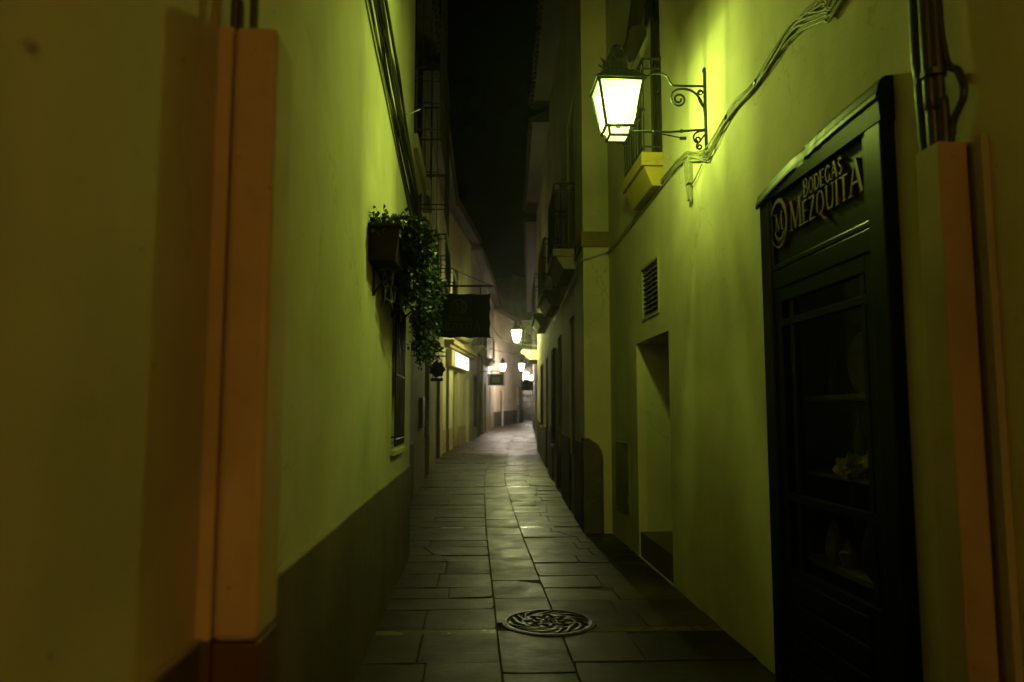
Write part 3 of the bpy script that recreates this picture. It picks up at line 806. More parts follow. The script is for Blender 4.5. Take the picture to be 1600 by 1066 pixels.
# bundle on the west wall
def west_cable(k):
    dx, dz = random.uniform(.0,.075), random.uniform(-.04,.04)
    pts = []
    for y, z in ((-.5,5.4),(2,4.78),(3.6,4.43),(4.7,4.24),(5.5,4.12),(6.5,3.97),(8.05,3.75)):
        pts.append((-.672+dx+random.uniform(-.018,.018), y, z+dz+random.uniform(-.03,.03)))
    pts += [(-.70+dx*.5, 8.28, 3.70+dz), (-1.06+dx, 8.6, 3.66+dz), (-1.06+dx, 10.6, 3.55+dz), (-1.05+dx,13.4,3.45+dz)]
    return smooth_path(pts, 6), random.choice((.007,.008,.010,.012))
cable_bundle('heavy black cable bundle sagging along the smooth wall above the vine',
    [west_cable(k) for k in range(13)], M['cable'],
    [((-.66, y, z), .034, (0,1,-.15)) for y, z in ((4.55,4.25),(6.3,3.98))], base=(-.65,5,4.2))
tw = MB(); tw.tube(smooth_path([(-.63,6.1,4.08),(-.56,6.08,4.08),(-.47,6.1,4.13)]), .004, 6)
tag(tw.build('wire', M['greycable'], base=(-.63,6.1,4.08)), 'short loose pale wire end sticking out of the heavy cable bundle', 'wire')
wc = MB(); wc.tube(smooth_path([(-.692,-.5,5.25),(-.69,2,4.62),(-.69,3.6,4.28),(-.69,4.7,4.09),(-.69,5.5,3.98),(-.69,6.5,3.83),(-.69,8.1,3.62)]), .0065, 6)
tag(wc.build('cable', M['cable'], base=(-.69,5,4.05)), 'single thin cable following underneath the heavy black bundle', 'cable')

def east_cable(k):
    j = lambda s=.012: random.uniform(-s, s)
    sp = random.uniform(-1,1)
    pts = [(1.780+j(.010), y, z+j(.016)*wd+sp*.034*wd) for y, z, wd in
           ((2.0,4.5,1.6),(2.7,3.85,2.0),(3.37,3.58,2.2),(3.50,3.62,2.2),(3.70,3.665,1.8),(3.87,3.70,1.2),(4.14,3.67,.9),(4.445,3.63,.8),(4.79,3.645,.8),(5.05,3.615,.8),(5.22,3.57,1.3),(5.38,3.525,1.6),(5.585,3.57,1.5),(5.93,3.69,1.3),(6.21,3.735,1.1),(6.65,3.73,1.0),(7.42,3.71,1.0),(8.39,3.68,.8),(9.40,3.675,.7))]
    pts += [(1.76,9.60,3.675+j()),(1.66,9.615,3.65+j()),(1.52,9.62,3.60+j()),(1.41,9.66,3.57+j()),(1.44,10.4,3.50+j()),(1.50,12,3.46+j()),(1.60,14.5,3.4+j())]
    return smooth_path(pts, 5), random.choice((.0038,.005,.006))
ec = cable_bundle('tangled paint-spattered cables running past the big lantern towards the ochre band',
    [east_cable(k) for k in range(9)], M['greycable'],
    [((1.785,4.40,3.635),.024,(0,1,-.1)), ((1.785,4.95,3.63),.024,(0,1,0)), ((1.785,8.0,3.685),.022,(0,1,0))], base=(1.79,6,3.7))
lp = MB(); lp.tube(smooth_path([(1.785,5.55,3.5),(1.78,5.73,3.43),(1.775,5.88,3.40),(1.78,5.83,3.28),(1.785,5.93,3.33),(1.78,5.98,3.5),(1.785,6.03,3.68)]), .006, 6); lp.build('cable', M['greycable'], ec, smooth=True)
lp = MB(); lp.tube(smooth_path([(1.785,5.93,3.68),(1.775,5.91,3.5),(1.78,5.86,3.35),(1.785,5.89,3.25)]), .009, 6); lp.build('cable', M['greycable'], ec, smooth=True)
jb = MB(); jb.box(1.758, 1.80, 5.83, 5.92, 3.44, 3.66); jb.box(1.766, 1.80, 5.84, 5.91, 3.30, 3.42)
tag(jb.build('junction_box', M['greycable'], bevel=.006, base=(1.78,5.87,3.5)), 'small painted cable joint box hanging below the tangled cables', 'junction box')

# rolled blind over the little balcony
bl = MB()
pts = [(1.74,6.4),(1.72,6.0),(1.66,5.6),(1.60,5.32)]
for (xa,za),(xb,zb_) in zip(pts, pts[1:]):
    n = 9
    for q in range(n):
        t0, t1 = q/n, (q+1)/n
        c0 = (xa+(xb-xa)*t0, za+(zb_-za)*t0)
        bl.tube([(c0[0],6.80,c0[1]),(c0[0],7.64,c0[1])], .024, 6)
rootb = thing('rolled_blind', (1.7,7.4,5.9), 'dark roll-up slat blind hanging out over the small ochre balcony', 'blind')
bl.build('slats', M['wood_brown'], rootb)
rl = MB(); rl.tube([(1.585,6.78,5.24),(1.585,7.66,5.24)], .085, 14); rl.build('roll', M['wood_brown'], rootb)

# ------------------------------------------------------------------ lettering (raised, thick and thin strokes)
GL = {
 'M': (.98, [([(.08,0),(.10,1)],.06),([(.10,1),(.48,.05)],.15),([(.48,.05),(.84,1)],.06),([(.86,1),(.88,0)],.15)], [(.08,0),(.88,0),(.06,1),(.88,1)]),
 'E': (.66, [([(.14,0),(.14,1)],.15),([(.14,.965),(.60,.965)],.07),([(.14,.52),(.50,.52)],.06),([(.14,.035),(.62,.035)],.07)], [(.12,0),(.12,1)]),
 'Z': (.70, [([(.06,.965),(.64,.965)],.07),([(.60,.95),(.10,.05)],.14),([(.06,.035),(.66,.035)],.07)], []),
 'Q': (.92, [('ring',.45,.5,.40,.5,.13),([(.45,.12),(.70,-.18),(.95,-.22)],.08)], []),
 'O': (.88, [('ring',.44,.5,.39,.5,.13)], []),
 'U': (.86, [([(.14,1),(.14,.32),(.22,.10),(.42,.02),(.60,.10),(.70,.32)],.12),([(.71,.30),(.71,1)],.06)], [(.14,1),(.71,1)]),
 'I': (.34, [([(.17,0),(.17,1)],.15)], [(.17,0),(.17,1)]),
 'T': (.76, [([(.38,0),(.38,1)],.15),([(.05,.965),(.71,.965)],.07)], [(.38,0)]),
 'A': (.92, [([(.08,0),(.44,1)],.06),([(.46,1),(.82,0)],.16),([(.24,.34),(.66,.34)],.06)], [(.08,0),(.82,0)]),
 'B': (.72, [([(.14,0),(.14,1)],.14),([(.14,.965),(.42,.965),(.56,.86),(.56,.66),(.42,.54),(.14,.54)],.08),([(.42,.54),(.62,.42),(.62,.15),(.44,.035),(.14,.035)],.09)], [(.12,0),(.12,1)]),
 'D': (.86, [([(.14,0),(.14,1)],.14),([(.14,.965),(.44,.95),(.68,.76),(.74,.5),(.68,.24),(.44,.05),(.14,.035)],.10)], [(.12,0),(.12,1)]),
 'G': (.88, [([(.78,.80),(.62,.95),(.42,.97),(.20,.80),(.12,.5),(.20,.2),(.42,.03),(.64,.07),(.76,.2)],.10),([(.76,.06),(.76,.42)],.12)], [(.76,.44)]),
 'S': (.62, [([(.54,.82),(.42,.96),(.24,.95),(.12,.80),(.16,.64),(.46,.42),(.54,.24),(.44,.06),(.24,.03),(.08,.18)],.10)], []),
}
def glyphs(mb, text, org, ux, uz, un, size, depth, gap=.06, sizes=None, lift=0.0):
    """org: lower left; ux reading direction, uz up, un towards the reader"""
    o = Vector(org); ux, uz, un = Vector(ux), Vector(uz), Vector(un); x = 0.0; k = 0
    for ci, ch in enumerate(text):
        sz = sizes[ci] if sizes else size
        w, strokes, serifs = GL[ch]
        def P(a, b): return o + ux*(x + a*sz) + uz*(b*sz)
        parts = []
        for st in strokes:
            if st[0] == 'ring':
                _, cx, cy, rx, ry, th = st; n = 26
                for j in range(n):
                    a0, a1 = 2*math.pi*j/n, 2*math.pi*(j+1)/n
                    def e(a, s): 
                        t = th*(.45+.55*abs(math.cos(a)))
                        return (cx+(rx-t*s)*math.cos(a), cy+(ry-t*s)*math.sin(a))
                    parts.append([e(a0,0),e(a1,0),e(a1,1),e(a0,1)])
            else:
                pl, th = st
                for (ax,az),(bx,bz) in zip(pl, pl[1:]):
                    d = Vector((bx-ax,bz-az)); l = d.length; d /= l; nn = Vector((-d.y,d.x))*th/2; ex = d*(th*.18 if len(pl) > 2 else 0)
                    parts.append([(ax-ex.x+nn.x,az-ex.y+nn.y),(bx+ex.x+nn.x,bz+ex.y+nn.y),(bx+ex.x-nn.x,bz+ex.y-nn.y),(ax-ex.x-nn.x,az-ex.y-nn.y)])
        for sx, sz_ in serifs:
            zc = .02 if sz_ < .5 else .98
            parts.append([(sx-.14,zc-.025),(sx+.14,zc-.025),(sx+.14,zc+.025),(sx-.14,zc+.025)])
        for q in parts:
            k += 1
            mb.prism([P(a,b)+un*lift for a, b in q], un*(depth+.0004*(k % 7)))
        x += (w+gap)*sz
    return x
def text_width(text, sizes, gap=.06): return sum((GL[c][0]+gap)*s for c, s in zip(text, sizes))
def emblem(mb, c, r, ux, uz, un, depth, rz=None):
    c, ux, uz, un = Vector(c), Vector(ux), Vector(uz), Vector(un); rz = rz or r; n = 40
    for j in range(n):
        a0, a1 = 2*math.pi*j/n, 2*math.pi*(j+1)/n
        def e(a, s):
            t = .13+.09*math.cos(a-.5); q = 1-(t if s else 0)
            return c + ux*(r*q*math.cos(a)) + uz*(rz*q*math.sin(a))
        mb.prism([e(a0,0),e(a1,0),e(a1,1),e(a0,1)], un*depth)
    s = r*.95
    glyphs(mb, 'M', c-ux*s*.47-uz*rz*.30, ux, uz, un, s, depth*.9, sizes=[s*.95])
    for j in range(18):
        a0, a1 = math.pi*(1.15+.7*j/18), math.pi*(1.15+.7*(j+1)/18)
        def e2(a, q): return c + ux*(r*q*math.cos(a)) + uz*(rz*q*math.sin(a))
        mb.prism([e2(a0,.70),e2(a1,.70),e2(a1,.58),e2(a0,.58)], un*depth*.8)

# ------------------------------------------------------------------ shopfront
X0 = 1.80; F = 1.735                                # wall plane, face of the joinery
shop = thing('shopfront', (1.78, 3.79, 0), 'dark green wooden shopfront with gilt lettering and glazed display window', 'shopfront')
ya, yb, zt = 2.97, 4.31, 2.93
fb = MB()
fb.box(F, X0+.02, ya, ya+.13, -.02, 2.84); fb.box(F, X0+.02, yb-.13, yb, -.02, 2.84)
fb.box(F+.012, X0+.02, ya+.13, yb-.13, 2.26, 2.37); fb.box(F+.012, X0+.02, ya+.13, yb-.13, .0, .12)
fb.build('frame', M['wood_dark'], shop, bevel=.008)
cn = MB(); n = 40
for q in range(n):                                   # moulded head, slightly sprung and battered
    y0, y1 = ya-.012+(yb-ya+.024)*q/n, ya-.012+(yb-ya+.024)*(q+1)/n
    def dz(y):
        t = min(1, max(0, (y-ya)/(yb-ya))); return .035-.10*t**2.2
    def dent(y): return .016*math.exp(-((y-3.72)/.05)**2)+.004*math.exp(-((y-3.62)/.16)**2)*math.sin(60*y)
    a, b = dz(y0), dz(y1)
    pr = [(X0+.02,2.80),(F-.004,2.80),(F-.010,2.848),(F-.020,2.862),(F-.018,2.880),(F-.012,2.895),(F-.004,2.93),(F+.012,2.952),(F+.03,2.962),(X0+.02,2.968)]
    f_ = lambda x, z, y: x + (dent(y) if 2.85 < z < 2.96 else 0)
    cn.ring_loft([[(f_(x,z,y0), y0, z+(a if z > 2.81 else 0)) for x, z in pr], [(f_(x,z,y1), y1, z+(b if z > 2.81 else 0)) for x, z in pr]], cap=(q in (0, n-1)))
cn.build('cornice', M['wood_worn'], shop, smooth=False)
sbd = MB(); sbd.box(F+.03, X0+.02, ya+.13, yb-.13, 2.37, 2.84)
for (a,b,c,d) in ((ya+.13,yb-.13,2.37,2.40),(ya+.13,yb-.13,2.80,2.835),(ya+.13,ya+.165,2.40,2.80),(yb-.165,yb-.13,2.40,2.80)): sbd.box(F+.008, F+.0295, a, b, c, d)
board = sbd.build('signboard', M['wood_dark'], shop, bevel=.005)
lt = MB(); S1 = [.165]+[.125]*6+[.165]
w1 = text_width('MEZQUITA', S1); sc = .775/w1; S1 = [s for s in S1]
UX = Vector((0,-sc,0)); 
glyphs(lt, 'MEZQUITA', (F+.03, 3.90, 2.545), UX, (0,0,1), (-1,0,0), .13, .022, sizes=S1)
S2 = [.10]+[.085]*6; w2 = text_width('BODEGAS', S2)
glyphs(lt, 'BODEGAS', (F+.03, 3.735, 2.685), Vector((0,-.42/w2,0)), (0,0,1), (-1,0,0), .085, .02, sizes=S2)
lt.build('lettering', M['gold'], board)
em = MB(); emblem(em, (F+.03, 4.055, 2.632), .115, (0,-1,0), (0,0,1), (-1,0,0), .022, .145); em.build('emblem', M['gold'], board)
# glazed leaf
gl = MB(); yi0, yi1 = ya+.13, yb-.13; GF = F+.02
for (a,b,c,d) in ((yi0,yi0+.08,.12,2.26),(yi1-.08,yi1,.12,2.26),(yi0+.08,yi1-.08,2.18,2.26),(yi0+.08,yi1-.08,.12,.70)): gl.box(GF, GF+.045, a, b, c, d)
gl.build('window_leaf', M['wood_dark'], shop, bevel=.004)
bars = MB()
for zz in (2.06, 1.085): bars.box(GF+.004, GF+.04, yi0+.08, yi1-.08, zz-.02, zz+.02)
for yy in (3.22, 3.97):
    for za, zb_ in ((.70,1.065),(1.105,2.04),(2.08,2.18)): bars.box(GF+.006, GF+.04, yy-.02, yy+.02, za, zb_)
bars.build('glazing_bar', M['wood_dark'], shop, bevel=.003)
pn = MB()
for q in range(4):
    z = .16+q*.13; pn.box(GF-.012, GF, yi0+.16, yi1-.16, z, z+.10)
pn.build('kick_panel', M['wood_dark'], shop, bevel=.006)
gp = MB(); gp.quad((GF+.025,yi0+.08,.70),(GF+.025,yi1-.08,.70),(GF+.025,yi1-.08,2.18),(GF+.025,yi0+.08,2.18)); gp.build('pane', M['glass'], shop)
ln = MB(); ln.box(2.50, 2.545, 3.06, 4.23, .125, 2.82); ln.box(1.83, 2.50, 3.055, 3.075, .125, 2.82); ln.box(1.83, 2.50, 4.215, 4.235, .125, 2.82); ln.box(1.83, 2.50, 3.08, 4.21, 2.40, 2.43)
ln.build('shade_lining', M['void'], shop)  # near-black sheets added so the window space reads as shade
shf = MB(); shf.box(1.92, 2.40, 3.09, 4.20, 1.62, 1.645); shf.box(1.92, 2.40, 3.09, 4.20, 1.20, 1.225); shf.box(1.88,2.45,3.09,4.20,.72,.75)
shf.build('shelf', M['plate'], shop)
# goods on show
pl_ = MB(); rings = []
for rr, xx in ((.005,.0),(.10,.002),(.17,.02),(.175,.026),(.17,.03),(.09,.014),(.005,.012)):
    rings.append([(2.16-xx, 3.92+rr*math.cos(2*math.pi*j/28), 1.645+.176+rr*math.sin(2*math.pi*j/28)) for j in range(28)])
pl_.ring_loft(rings); tag(pl_.build('plate', M['plate'], base=(2.16,3.92,1.65)), 'round pale plate standing on the upper shelf behind the shop glass', 'plate')
def bottle(y, x, z, s=1):
    mb = MB(); mb.lathe((x,y,z), [(.036*s,0),(.038*s,.01),(.038*s,.19*s),(.030*s,.22*s),(.014*s,.25*s),(.013*s,.31*s),(.016*s,.315*s),(.015*s,.33*s)], 14)
    return mb.build('wine_bottle', M['bottle'], smooth=True, base=(x,y,z))
for y, x, z, t in ((3.62,2.05,1.645,'dark wine bottle beside the pale plate on the upper shelf'), (4.22,2.10,1.645,'dark wine bottle at the far end of the upper shelf'),
                (3.98,2.12,1.225,'dark wine bottle standing behind the cream flowers on the lower shelf')):
    tag(bottle(y,x,z), t, 'bottle', 'wine bottles in the shop window')
def bloom(y, x, z, r, label):
    root = thing('flower', (x,y,z), label, 'flower', 'cream flowers in the shop window')
    mb = MB(); rnd = random.Random(int(y*1000))
    for k in range(90):
        a, e = rnd.uniform(0, 2*math.pi), math.acos(rnd.uniform(-.7,1)); d = Vector((math.cos(a)*math.sin(e), math.sin(a)*math.sin(e), math.cos(e)))
        rr = r*rnd.uniform(.55,1.05); t = d.orthogonal().normalized()*r*.32; u = d.cross(t)
        c = Vector((x,y,z+r))+d*rr*.6
        mb.poly([c-t*.5, c+d*rr*.35-t+u*.2, c+d*rr*.55, c+d*rr*.35+t-u*.2, c+t*.5])
    mb.build('petals', M['petal'], root)
    st = MB(); st.tube([(x,y,z+r*.6),(x+.01,y+.02,z-.12),(x+.02,y+.01,z-.24)], .005, 6); st.build('stem', M['leaf'], root)
bloom(3.66,1.90,1.20,.075,'full cream flower head nearest the middle of the shop window')
bloom(3.47,1.93,1.26,.06,'smaller cream flower head leaning beside the glazing bar')
bloom(3.30,1.92,1.20,.05,'smallest cream flower at the edge of the shop window')
vs = MB(); vs.lathe((1.93,3.48,.75), [(.04,0),(.07,.05),(.085,.14),(.05,.26),(.04,.30),(.05,.32)], 16)
tag(vs.build('vase', M['terracotta'], smooth=True, base=(1.93,3.48,.75)), 'dark vase holding the cream flowers behind the shop glass', 'vase')
ck = MB(); 
for q in range(7):
    a = q*.9; ck.lathe((1.98+.08*math.sin(a*2), 3.60+q*.10, .75), [(.03,0),(.05,.06+.02*math.sin(a)),(.03,.13+.05*math.sin(a*3)),(.01,.16+.05*math.sin(a*3))], 9)
tag(ck.build('basket_of_corks', M['plate'], base=(1.98,3.9,.75)), 'pale heap of small goods on the window floor of the shop', 'goods')

# ------------------------------------------------------------------ trailing plant in wall planter
pr_ = thing('planter', (-.60, 5.9, 2.62), 'long dark wall planter fixed to the smooth plaster wall', 'planter')
px = MB()
px.hexa([(-.70,4.82,2.55),(-.52,4.82,2.55),(-.52,6.92,2.55),(-.70,6.92,2.55),(-.70,4.80,2.77),(-.49,4.80,2.77),(-.49,6.94,2.77),(-.70,6.94,2.77)])
px.box(-.70,-.475,4.78,6.96,2.77,2.795); px.build('trough', M['terracotta'], pr_, bevel=.006)
for yy in (5.05,5.6,6.2,6.8):
    bb = MB(); bb.tube([(-.69,yy,2.35),(-.69,yy,2.54),(-.50,yy,2.54)], .010, 6); bb.tube(bez([(-.69,yy,2.36),(-.66,yy,2.43),(-.58,yy,2.47),(-.54,yy,2.53)]), .008, 6)
    bb.build('bracket', M['iron'], pr_)
rp = random.Random(3)
plant = thing('trailing_plant', (-.58,5.9,2.86), 'bushy green vine spilling out of the planter down the wall', 'plant')
lf, sm = MB(), MB()
def leaf(p, d, s):
    d = Vector(d).normalized(); sd = d.cross(Vector((rp.uniform(-1,1),rp.uniform(-1,1),rp.uniform(-1,1)))); 
    if sd.length < 1e-3: return
    sd.normalize(); up_ = d.cross(sd)*s*.18; p = Vector(p)
    i = len(lf.v)
    lf.v += [tuple(p), tuple(p+d*s*.45+sd*s*.42+up_), tuple(p+d*s*1.05), tuple(p+d*s*.45-sd*s*.42+up_), tuple(p+d*s*.5)]
    lf.f += [(i,i+1,i+4),(i+1,i+2,i+4),(i+2,i+3,i+4),(i+3,i,i+4)]
for k in range(560):
    y = 4.95+2.0*rp.random(); t = (y-4.95)/2.0
    x = -.55+rp.uniform(-.03,.05); L_ = (.12+.62*t+.10*math.sin(y*7))*rp.uniform(.5,1.15); out = rp.uniform(.04,.22)
    path = bez([(x,y,2.79),(x+out*.6,y+rp.uniform(-.1,.1),2.91+rp.uniform(0,.07)),(x+out,y+rp.uniform(-.12,.12),2.77),(x+out*.75,y+rp.uniform(-.1,.12),2.79-L_)], 12)
    if k % 3 == 0: sm.tube(path, .0028, 4)
    for q, p in enumerate(path):
        for _ in range(3):
            leaf(Vector(p)+Vector((rp.gauss(0,.022),rp.gauss(0,.028),rp.gauss(0,.02))), (rp.uniform(-.6,1),rp.uniform(-1,1),rp.uniform(-1,.5)), rp.uniform(.026,.055))
for k in range(16):                                  # upright sprigs
    y = rp.uniform(4.95,6.6); p = Vector((-.58,y,2.79)); d = Vector((rp.uniform(-.1,.4),rp.uniform(-.4,.4),1)).normalized(); h = rp.uniform(.08,.19)
    sm.tube([p, p+d*h], .003, 4)
    for q in range(9): leaf(p+d*h*q/8, (rp.uniform(-1,1),rp.uniform(-1,1),rp.uniform(-.2,1)), rp.uniform(.03,.05))
for k in range(330):                                 # tuft over the near end of the trough
    a = rp.random(); p = Vector((-.60+rp.gauss(0,.055), 4.80+a*.75, 2.80+abs(rp.gauss(0,.045))))
    leaf(p, (rp.uniform(-.6,.8),rp.uniform(-1,.6),rp.uniform(-.5,1)), rp.uniform(.026,.05))
    if a < .3: leaf(p+Vector((0,-.03,-.04-.05*rp.random())), (rp.uniform(-.5,.5),rp.uniform(-1,0),rp.uniform(-1,0)), rp.uniform(.026,.045))
for k in range(9):                                   # bare runners that streak the wall with shadow
    y = rp.uniform(4.92,5.7); x = -.56+rp.uniform(-.06,.03); L_ = rp.uniform(.3,.62)
    path = [(x+.01*math.sin(q*1.7+k), y+.02*math.sin(q+k), 2.78-L_*q/8) for q in range(9)]; sm.tube(path, .0035, 4)
    for q in range(2,9):
        if rp.random() < .8: leaf(path[q], (rp.uniform(-1,1),rp.uniform(-1,1),rp.uniform(-1,.2)), rp.uniform(.02,.035))
lf.build('foliage', M['leaf'], plant); sm.build('stems', M['stem'], plant)

# ------------------------------------------------------------------ hanging signs
hs = thing('hanging_sign', (-.18, 9.5, 3.2), 'large dark board with wavy edges and faint circled M over the alley', 'sign')
xa, xb, za, zb_ = -.565, .21, 2.52, 3.09; out = []
def edge(p, q, n, amp, nx, nz):
    for k in range(n):
        t = k/n; w = amp*(abs(math.sin(t*math.pi*3.0))-.45); out.append((p[0]+(q[0]-p[0])*t+nx*w, 9.5, p[1]+(q[1]-p[1])*t+nz*w))
edge((xa,za),(xb,za),24,.016,0,1); edge((xb,za),(xb,zb_),18,.012,-1,0); edge((xb,zb_),(xa,zb_),24,.010,0,-1); edge((xa,zb_),(xa,za),18,.012,1,0)
hb_ = MB(); hb_.prism(out, (0,.05,0)); hbo = hb_.build('board', M['sign_black'], hs)
ht = MB(); S3 = [.12]+[.09]*6+[.12]; w3 = text_width('MEZQUITA', S3)
glyphs(ht, 'MEZQUITA', (-.44, 9.498, 2.615), Vector((.53/w3,0,0)), (0,0,1), (0,-1,0), .09, .006, sizes=S3)
S4 = [.07]+[.055]*6; w4 = text_width('BODEGAS', S4)
glyphs(ht, 'BODEGAS', (-.33, 9.498, 2.735), Vector((.30/w4,0,0)), (0,0,1), (0,-1,0), .055, .006, sizes=S4)
ht.build('lettering', M['dull'], hbo)
he = MB(); emblem(he, (-.19, 9.498, 2.92), .10, (1,0,0), (0,0,1), (0,-1,0), .006, .10); he.build('emblem', M['dull'], hbo)
br = MB(); br.tube([(-1.10,9.525,3.20),(.24,9.525,3.20)], .014, 8); br.tube(bez([(-1.09,9.525,2.75),(-1.0,9.525,2.95),(-.9,9.525,3.1),(-.7,9.525,3.19)]), .010, 6)
for xx in (-.42,.08): br.tube([(xx,9.525,3.07),(xx,9.525,3.20)], .008, 6)
br.tube([(.24,9.525,3.20),(-1.08,9.525,3.75)], .004, 6)
br.build('bracket', M['iron'], hs)

rs = thing('hanging_sign', (-.64, 13.0, 2.6), 'small scalloped black sign hung under an iron horse rider figure', 'sign')
pts = []
for k in range(48):
    a = 2*math.pi*k/48; rr = .135+.012*math.cos(7*a); pts.append((-.645+rr*math.cos(a), 13.0, 2.31+rr*math.sin(a)))
d1 = MB(); d1.prism(pts, (0,.03,0)); d1.build('disc', M['iron'], rs)
d2 = MB(); d2.box(-.755,-.54,13.0,13.03,2.10,2.155); d2.build('name_plate', M['iron'], rs, bevel=.006)
for xx in (-.72,-.57):
    d5 = MB(); d5.tube([(xx,13.015,2.15),(xx,13.015,2.22)], .006, 6); d5.build('link', M['iron'], rs)
hx, hz, s = -.78, 2.56, .26
rider = [(0,.42),(.10,.44),(.18,.40),(.30,.42),(.44,.40),(.47,.52),(.44,.64),(.50,.72),(.56,.66),(.58,.54),(.62,.42),(.72,.48),(.82,.60),(.86,.54),(.98,.50),(.97,.44),(.88,.42),(.80,.34),(.92,.24),(1.06,.26),(1.04,.20),(.90,.17),(.72,.24),(.60,.22),(.44,.20),(.36,.10),(.24,.0),(.18,.02),(.26,.14),(.22,.20),(.08,.10),(-.02,.10),(.04,.18),(.14,.30),(.10,.36)]
d3 = MB(); d3.prism([(hx+a*s, 13.0, hz+b*s) for a, b in rider], (0,.015,0)); d3.build('figure', M['iron'], rs)
d4 = MB(); d4.tube([(-1.10,13.01,2.545),(-.48,13.01,2.545)], .011, 6); d4.tube([(-.645,13.01,2.44),(-.645,13.01,2.55)], .010, 6)
d4.box(-1.09,-.72,12.95,13.07,2.735,2.79); d4.tube([(-1.05,13.01,2.74),(-1.05,13.01,2.55)], .012, 6)
d4.tube([(-1.09,13.01,3.3),(-.60,13.01,2.545)], .004, 6)
d4.tube([(-.645,13.01,2.44),(-.60,13.01,2.50),(-.56,13.01,2.46),(-.60,13.01,2.43)], .007, 6); d4.tube([(-.645,13.01,2.44),(-.69,13.01,2.50),(-.73,13.01,2.46),(-.69,13.01,2.43)], .007, 6)
d4.build('bracket', M['iron'], rs)

lg = l4[0]
ls = thing('lightbox_sign', lg.p(lg.u(26.4), 3.3), 'bright white backlit fascia sign along the shop house', 'sign')
b1 = MB(); lg.box(b1, lg.u(23.4), lg.u(27.1), 3.04, 3.56, -.20, -.002); b1.build('box', M['cream'], ls, bevel=.01)
b2 = MB(); lg.box(b2, lg.u(24.2), lg.u(27.05), 3.08, 3.52, -.212, -.202); b2o = b2.build('face', M['sign_glow'], ls)
b3 = MB()
for k in range(9):
    uu = lg.u(24.5)+k*.26+(.12 if k > 3 else 0); hgt = .10+.05*((k*7) % 3)
    b3.tube([lg.p(uu,3.26,-.214), lg.p(uu+.05,3.26+hgt,-.214), lg.p(uu+.12,3.24+hgt*.4,-.214)], .012, 5)
b3.build('worn_marking', M['shutter'], b2o)

fs = thing('hanging_sign', (1.05, 35, 3.1), 'dark framed board with pale panel hung beneath the white lantern', 'sign')
q1 = MB(); q1.box(.72,1.38,35,35.06,2.86,3.36); 
for k in range(7): q1.lathe((.72+k*.11,35.03,3.36), [(.05,-.03),(.05,.02),(.02,.06)], 8)
for k in range(7): q1.lathe((.72+k*.11,35.03,2.83), [(.03,0),(.05,.03),(.05,.06)], 8)
for k in range(5): q1.lathe((.70,35.03,2.88+k*.11), [(.04,-.04),(.05,0),(.04,.04)], 8); q1.lathe((1.40,35.03,2.88+k*.11), [(.04,-.04),(.05,0),(.04,.04)], 8)
q1.build('frame', M['iron'], fs)
q2 = MB(); q2.box(.85,1.25,34.985,34.999,2.98,3.24); q2.build('panel', M['grey_metal'], fs)
q3 = MB(); q3.tube([(.40,35.03,3.50),(1.40,35.03,3.50)], .02, 6)
for xx in (.85,1.25): q3.tube([(xx,35.03,3.36),(xx,35.03,3.50)], .012, 6)
q3.build('bracket', M['iron'], fs)
bn = thing('hanging_sign', (2.55, 35, 3.0), 'plain dark cloth banner hung across from the framed board', 'banner')
q1 = MB(); rows = []
for k in range(13):
    x = 2.28+.56*k/12; yy = 35+.03*math.sin(k*1.4); rows.append([(x,yy,2.60),(x,yy+.02,2.60),(x,yy+.02,3.08),(x,yy,3.08)])
q1.ring_loft(rows); q1.build('cloth', M['terracotta'], bn)
q2 = MB(); q2.tube([(2.92,35.01,3.10),(2.22,35.01,3.10)], .018, 6); q2.build('pole', M['iron'], bn)

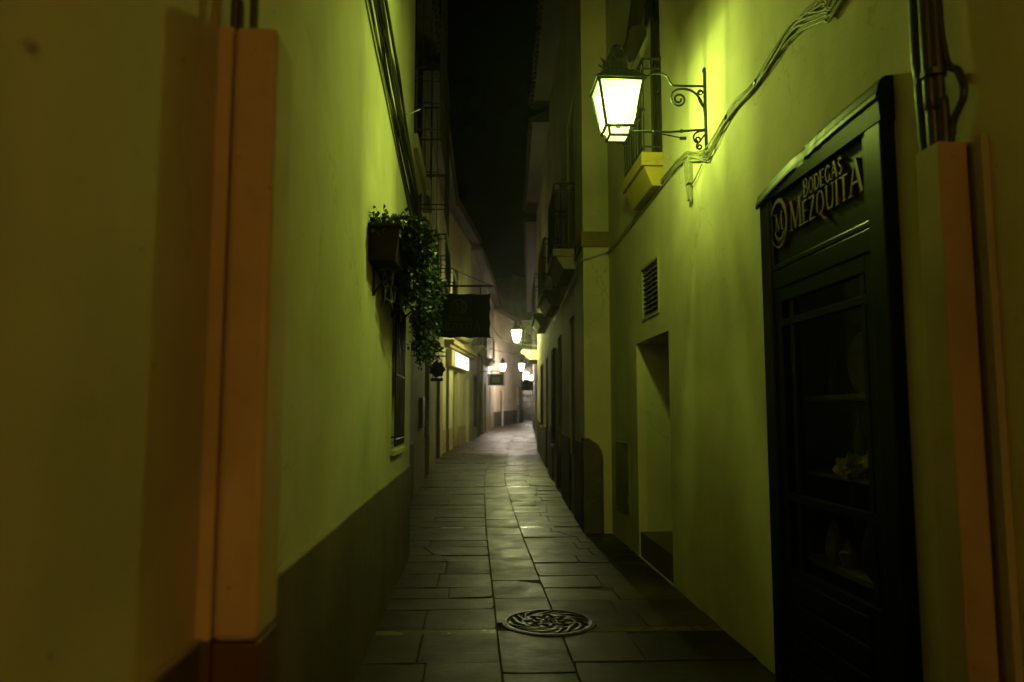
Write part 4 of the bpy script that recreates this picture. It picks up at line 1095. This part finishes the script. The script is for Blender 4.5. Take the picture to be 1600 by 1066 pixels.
# overhead wires
def wire(pts, r, label, m='greycable'):
    mb = MB(); mb.tube(smooth_path(pts), r, 6); o = mb.build('overhead_wire', M[m], base=pts[0]); return tag(o, label, 'wire')
wire([(-.05,29.6,5.9),(.55,28.6,5.1),(1.02,27.5,4.35),(1.55,26.2,4.0),(2.2,25.2,3.85)], .016, 'slack wire sagging across the alley behind the yellowish lantern')
wire([(.8,39,4.95),(1.8,39.5,4.75),(2.6,39.8,4.75),(3.2,40,4.9)], .022, 'wire stretched across the alley between the two white lanterns', 'cable')
wire([(2.02,22.0,3.3),(2.01,21.9,4.2),(1.98,21.6,5.4),(1.96,21.4,7.5)], .03, 'pale cable climbing the ochre house wall near the yellowish lantern')
dw = MB(); dw.tube([(-1.02,13.2,3.0),(-1.02,13.2,8.2)], .05, 10)
for z in (3.4,4.6,5.8,7.0): dw.tube([(-1.02,13.2,z),(-1.02,13.2,z+.05)], .06, 10)
dw.build('drainpipe', M['iron'], L2)

# thin haze, added to imitate the glow around the lamps
HAZE = .0011
if HAZE:
    m = bpy.data.materials.new('halo haze'); m.use_nodes = True; nt = m.node_tree; nt.nodes.clear()
    out = nt.nodes.new('ShaderNodeOutputMaterial'); pv = nt.nodes.new('ShaderNodeVolumePrincipled')
    pv.inputs['Color'].default_value = (.85,.87,.85,1); pv.inputs['Density'].default_value = HAZE; pv.inputs['Anisotropy'].default_value = .8
    nt.links.new(pv.outputs[0], out.inputs['Volume'])
    hz = MB(); hz.box(-62, 62, -62, 122, -1.5, 16); o = hz.build('haze', m); o['kind'] = 'stuff'
# ------------------------------------------------------------------ world, camera
w = bpy.data.worlds.new('World'); scene.world = w; w.use_nodes = True
nt = w.node_tree; bg = nt.nodes['Background']
sky = nt.nodes.new('ShaderNodeTexSky'); sky.sky_type = 'NISHITA'; sky.sun_disc = False
sky.sun_elevation = R(-6); sky.sun_rotation = R(180)
nt.links.new(sky.outputs[0], bg.inputs['Color']); bg.inputs['Strength'].default_value = .02

cd = bpy.data.cameras.new('Camera'); cam = bpy.data.objects.new('Camera', cd); COL.objects.link(cam)
cd.sensor_width = 36; cd.lens = 36*1150/1600; cd.clip_end = 2000; cd.clip_start = .05
th, psi = math.atan(112/1150), math.atan(60*math.cos(math.atan(112/1150))/1150)
cam.location = (0, 0, 1.55); cam.rotation_euler = (math.pi/2+th, 0, -psi)
scene.camera = cam
cd.dof.use_dof = True; cd.dof.focus_distance = 6.2; cd.dof.aperture_fstop = 1.4

scene.render.engine = 'CYCLES'
scene.cycles.use_denoising = True
scene.cycles.max_bounces = 7; scene.cycles.use_adaptive_sampling = True; scene.cycles.adaptive_threshold = .02; scene.cycles.volume_bounces = 0; scene.cycles.transparent_max_bounces = 12
scene.cycles.sample_clamp_indirect = 4
scene.view_settings.view_transform = 'Standard'; scene.view_settings.look = 'None'
scene.view_settings.exposure = 0; scene.view_settings.gamma = 1
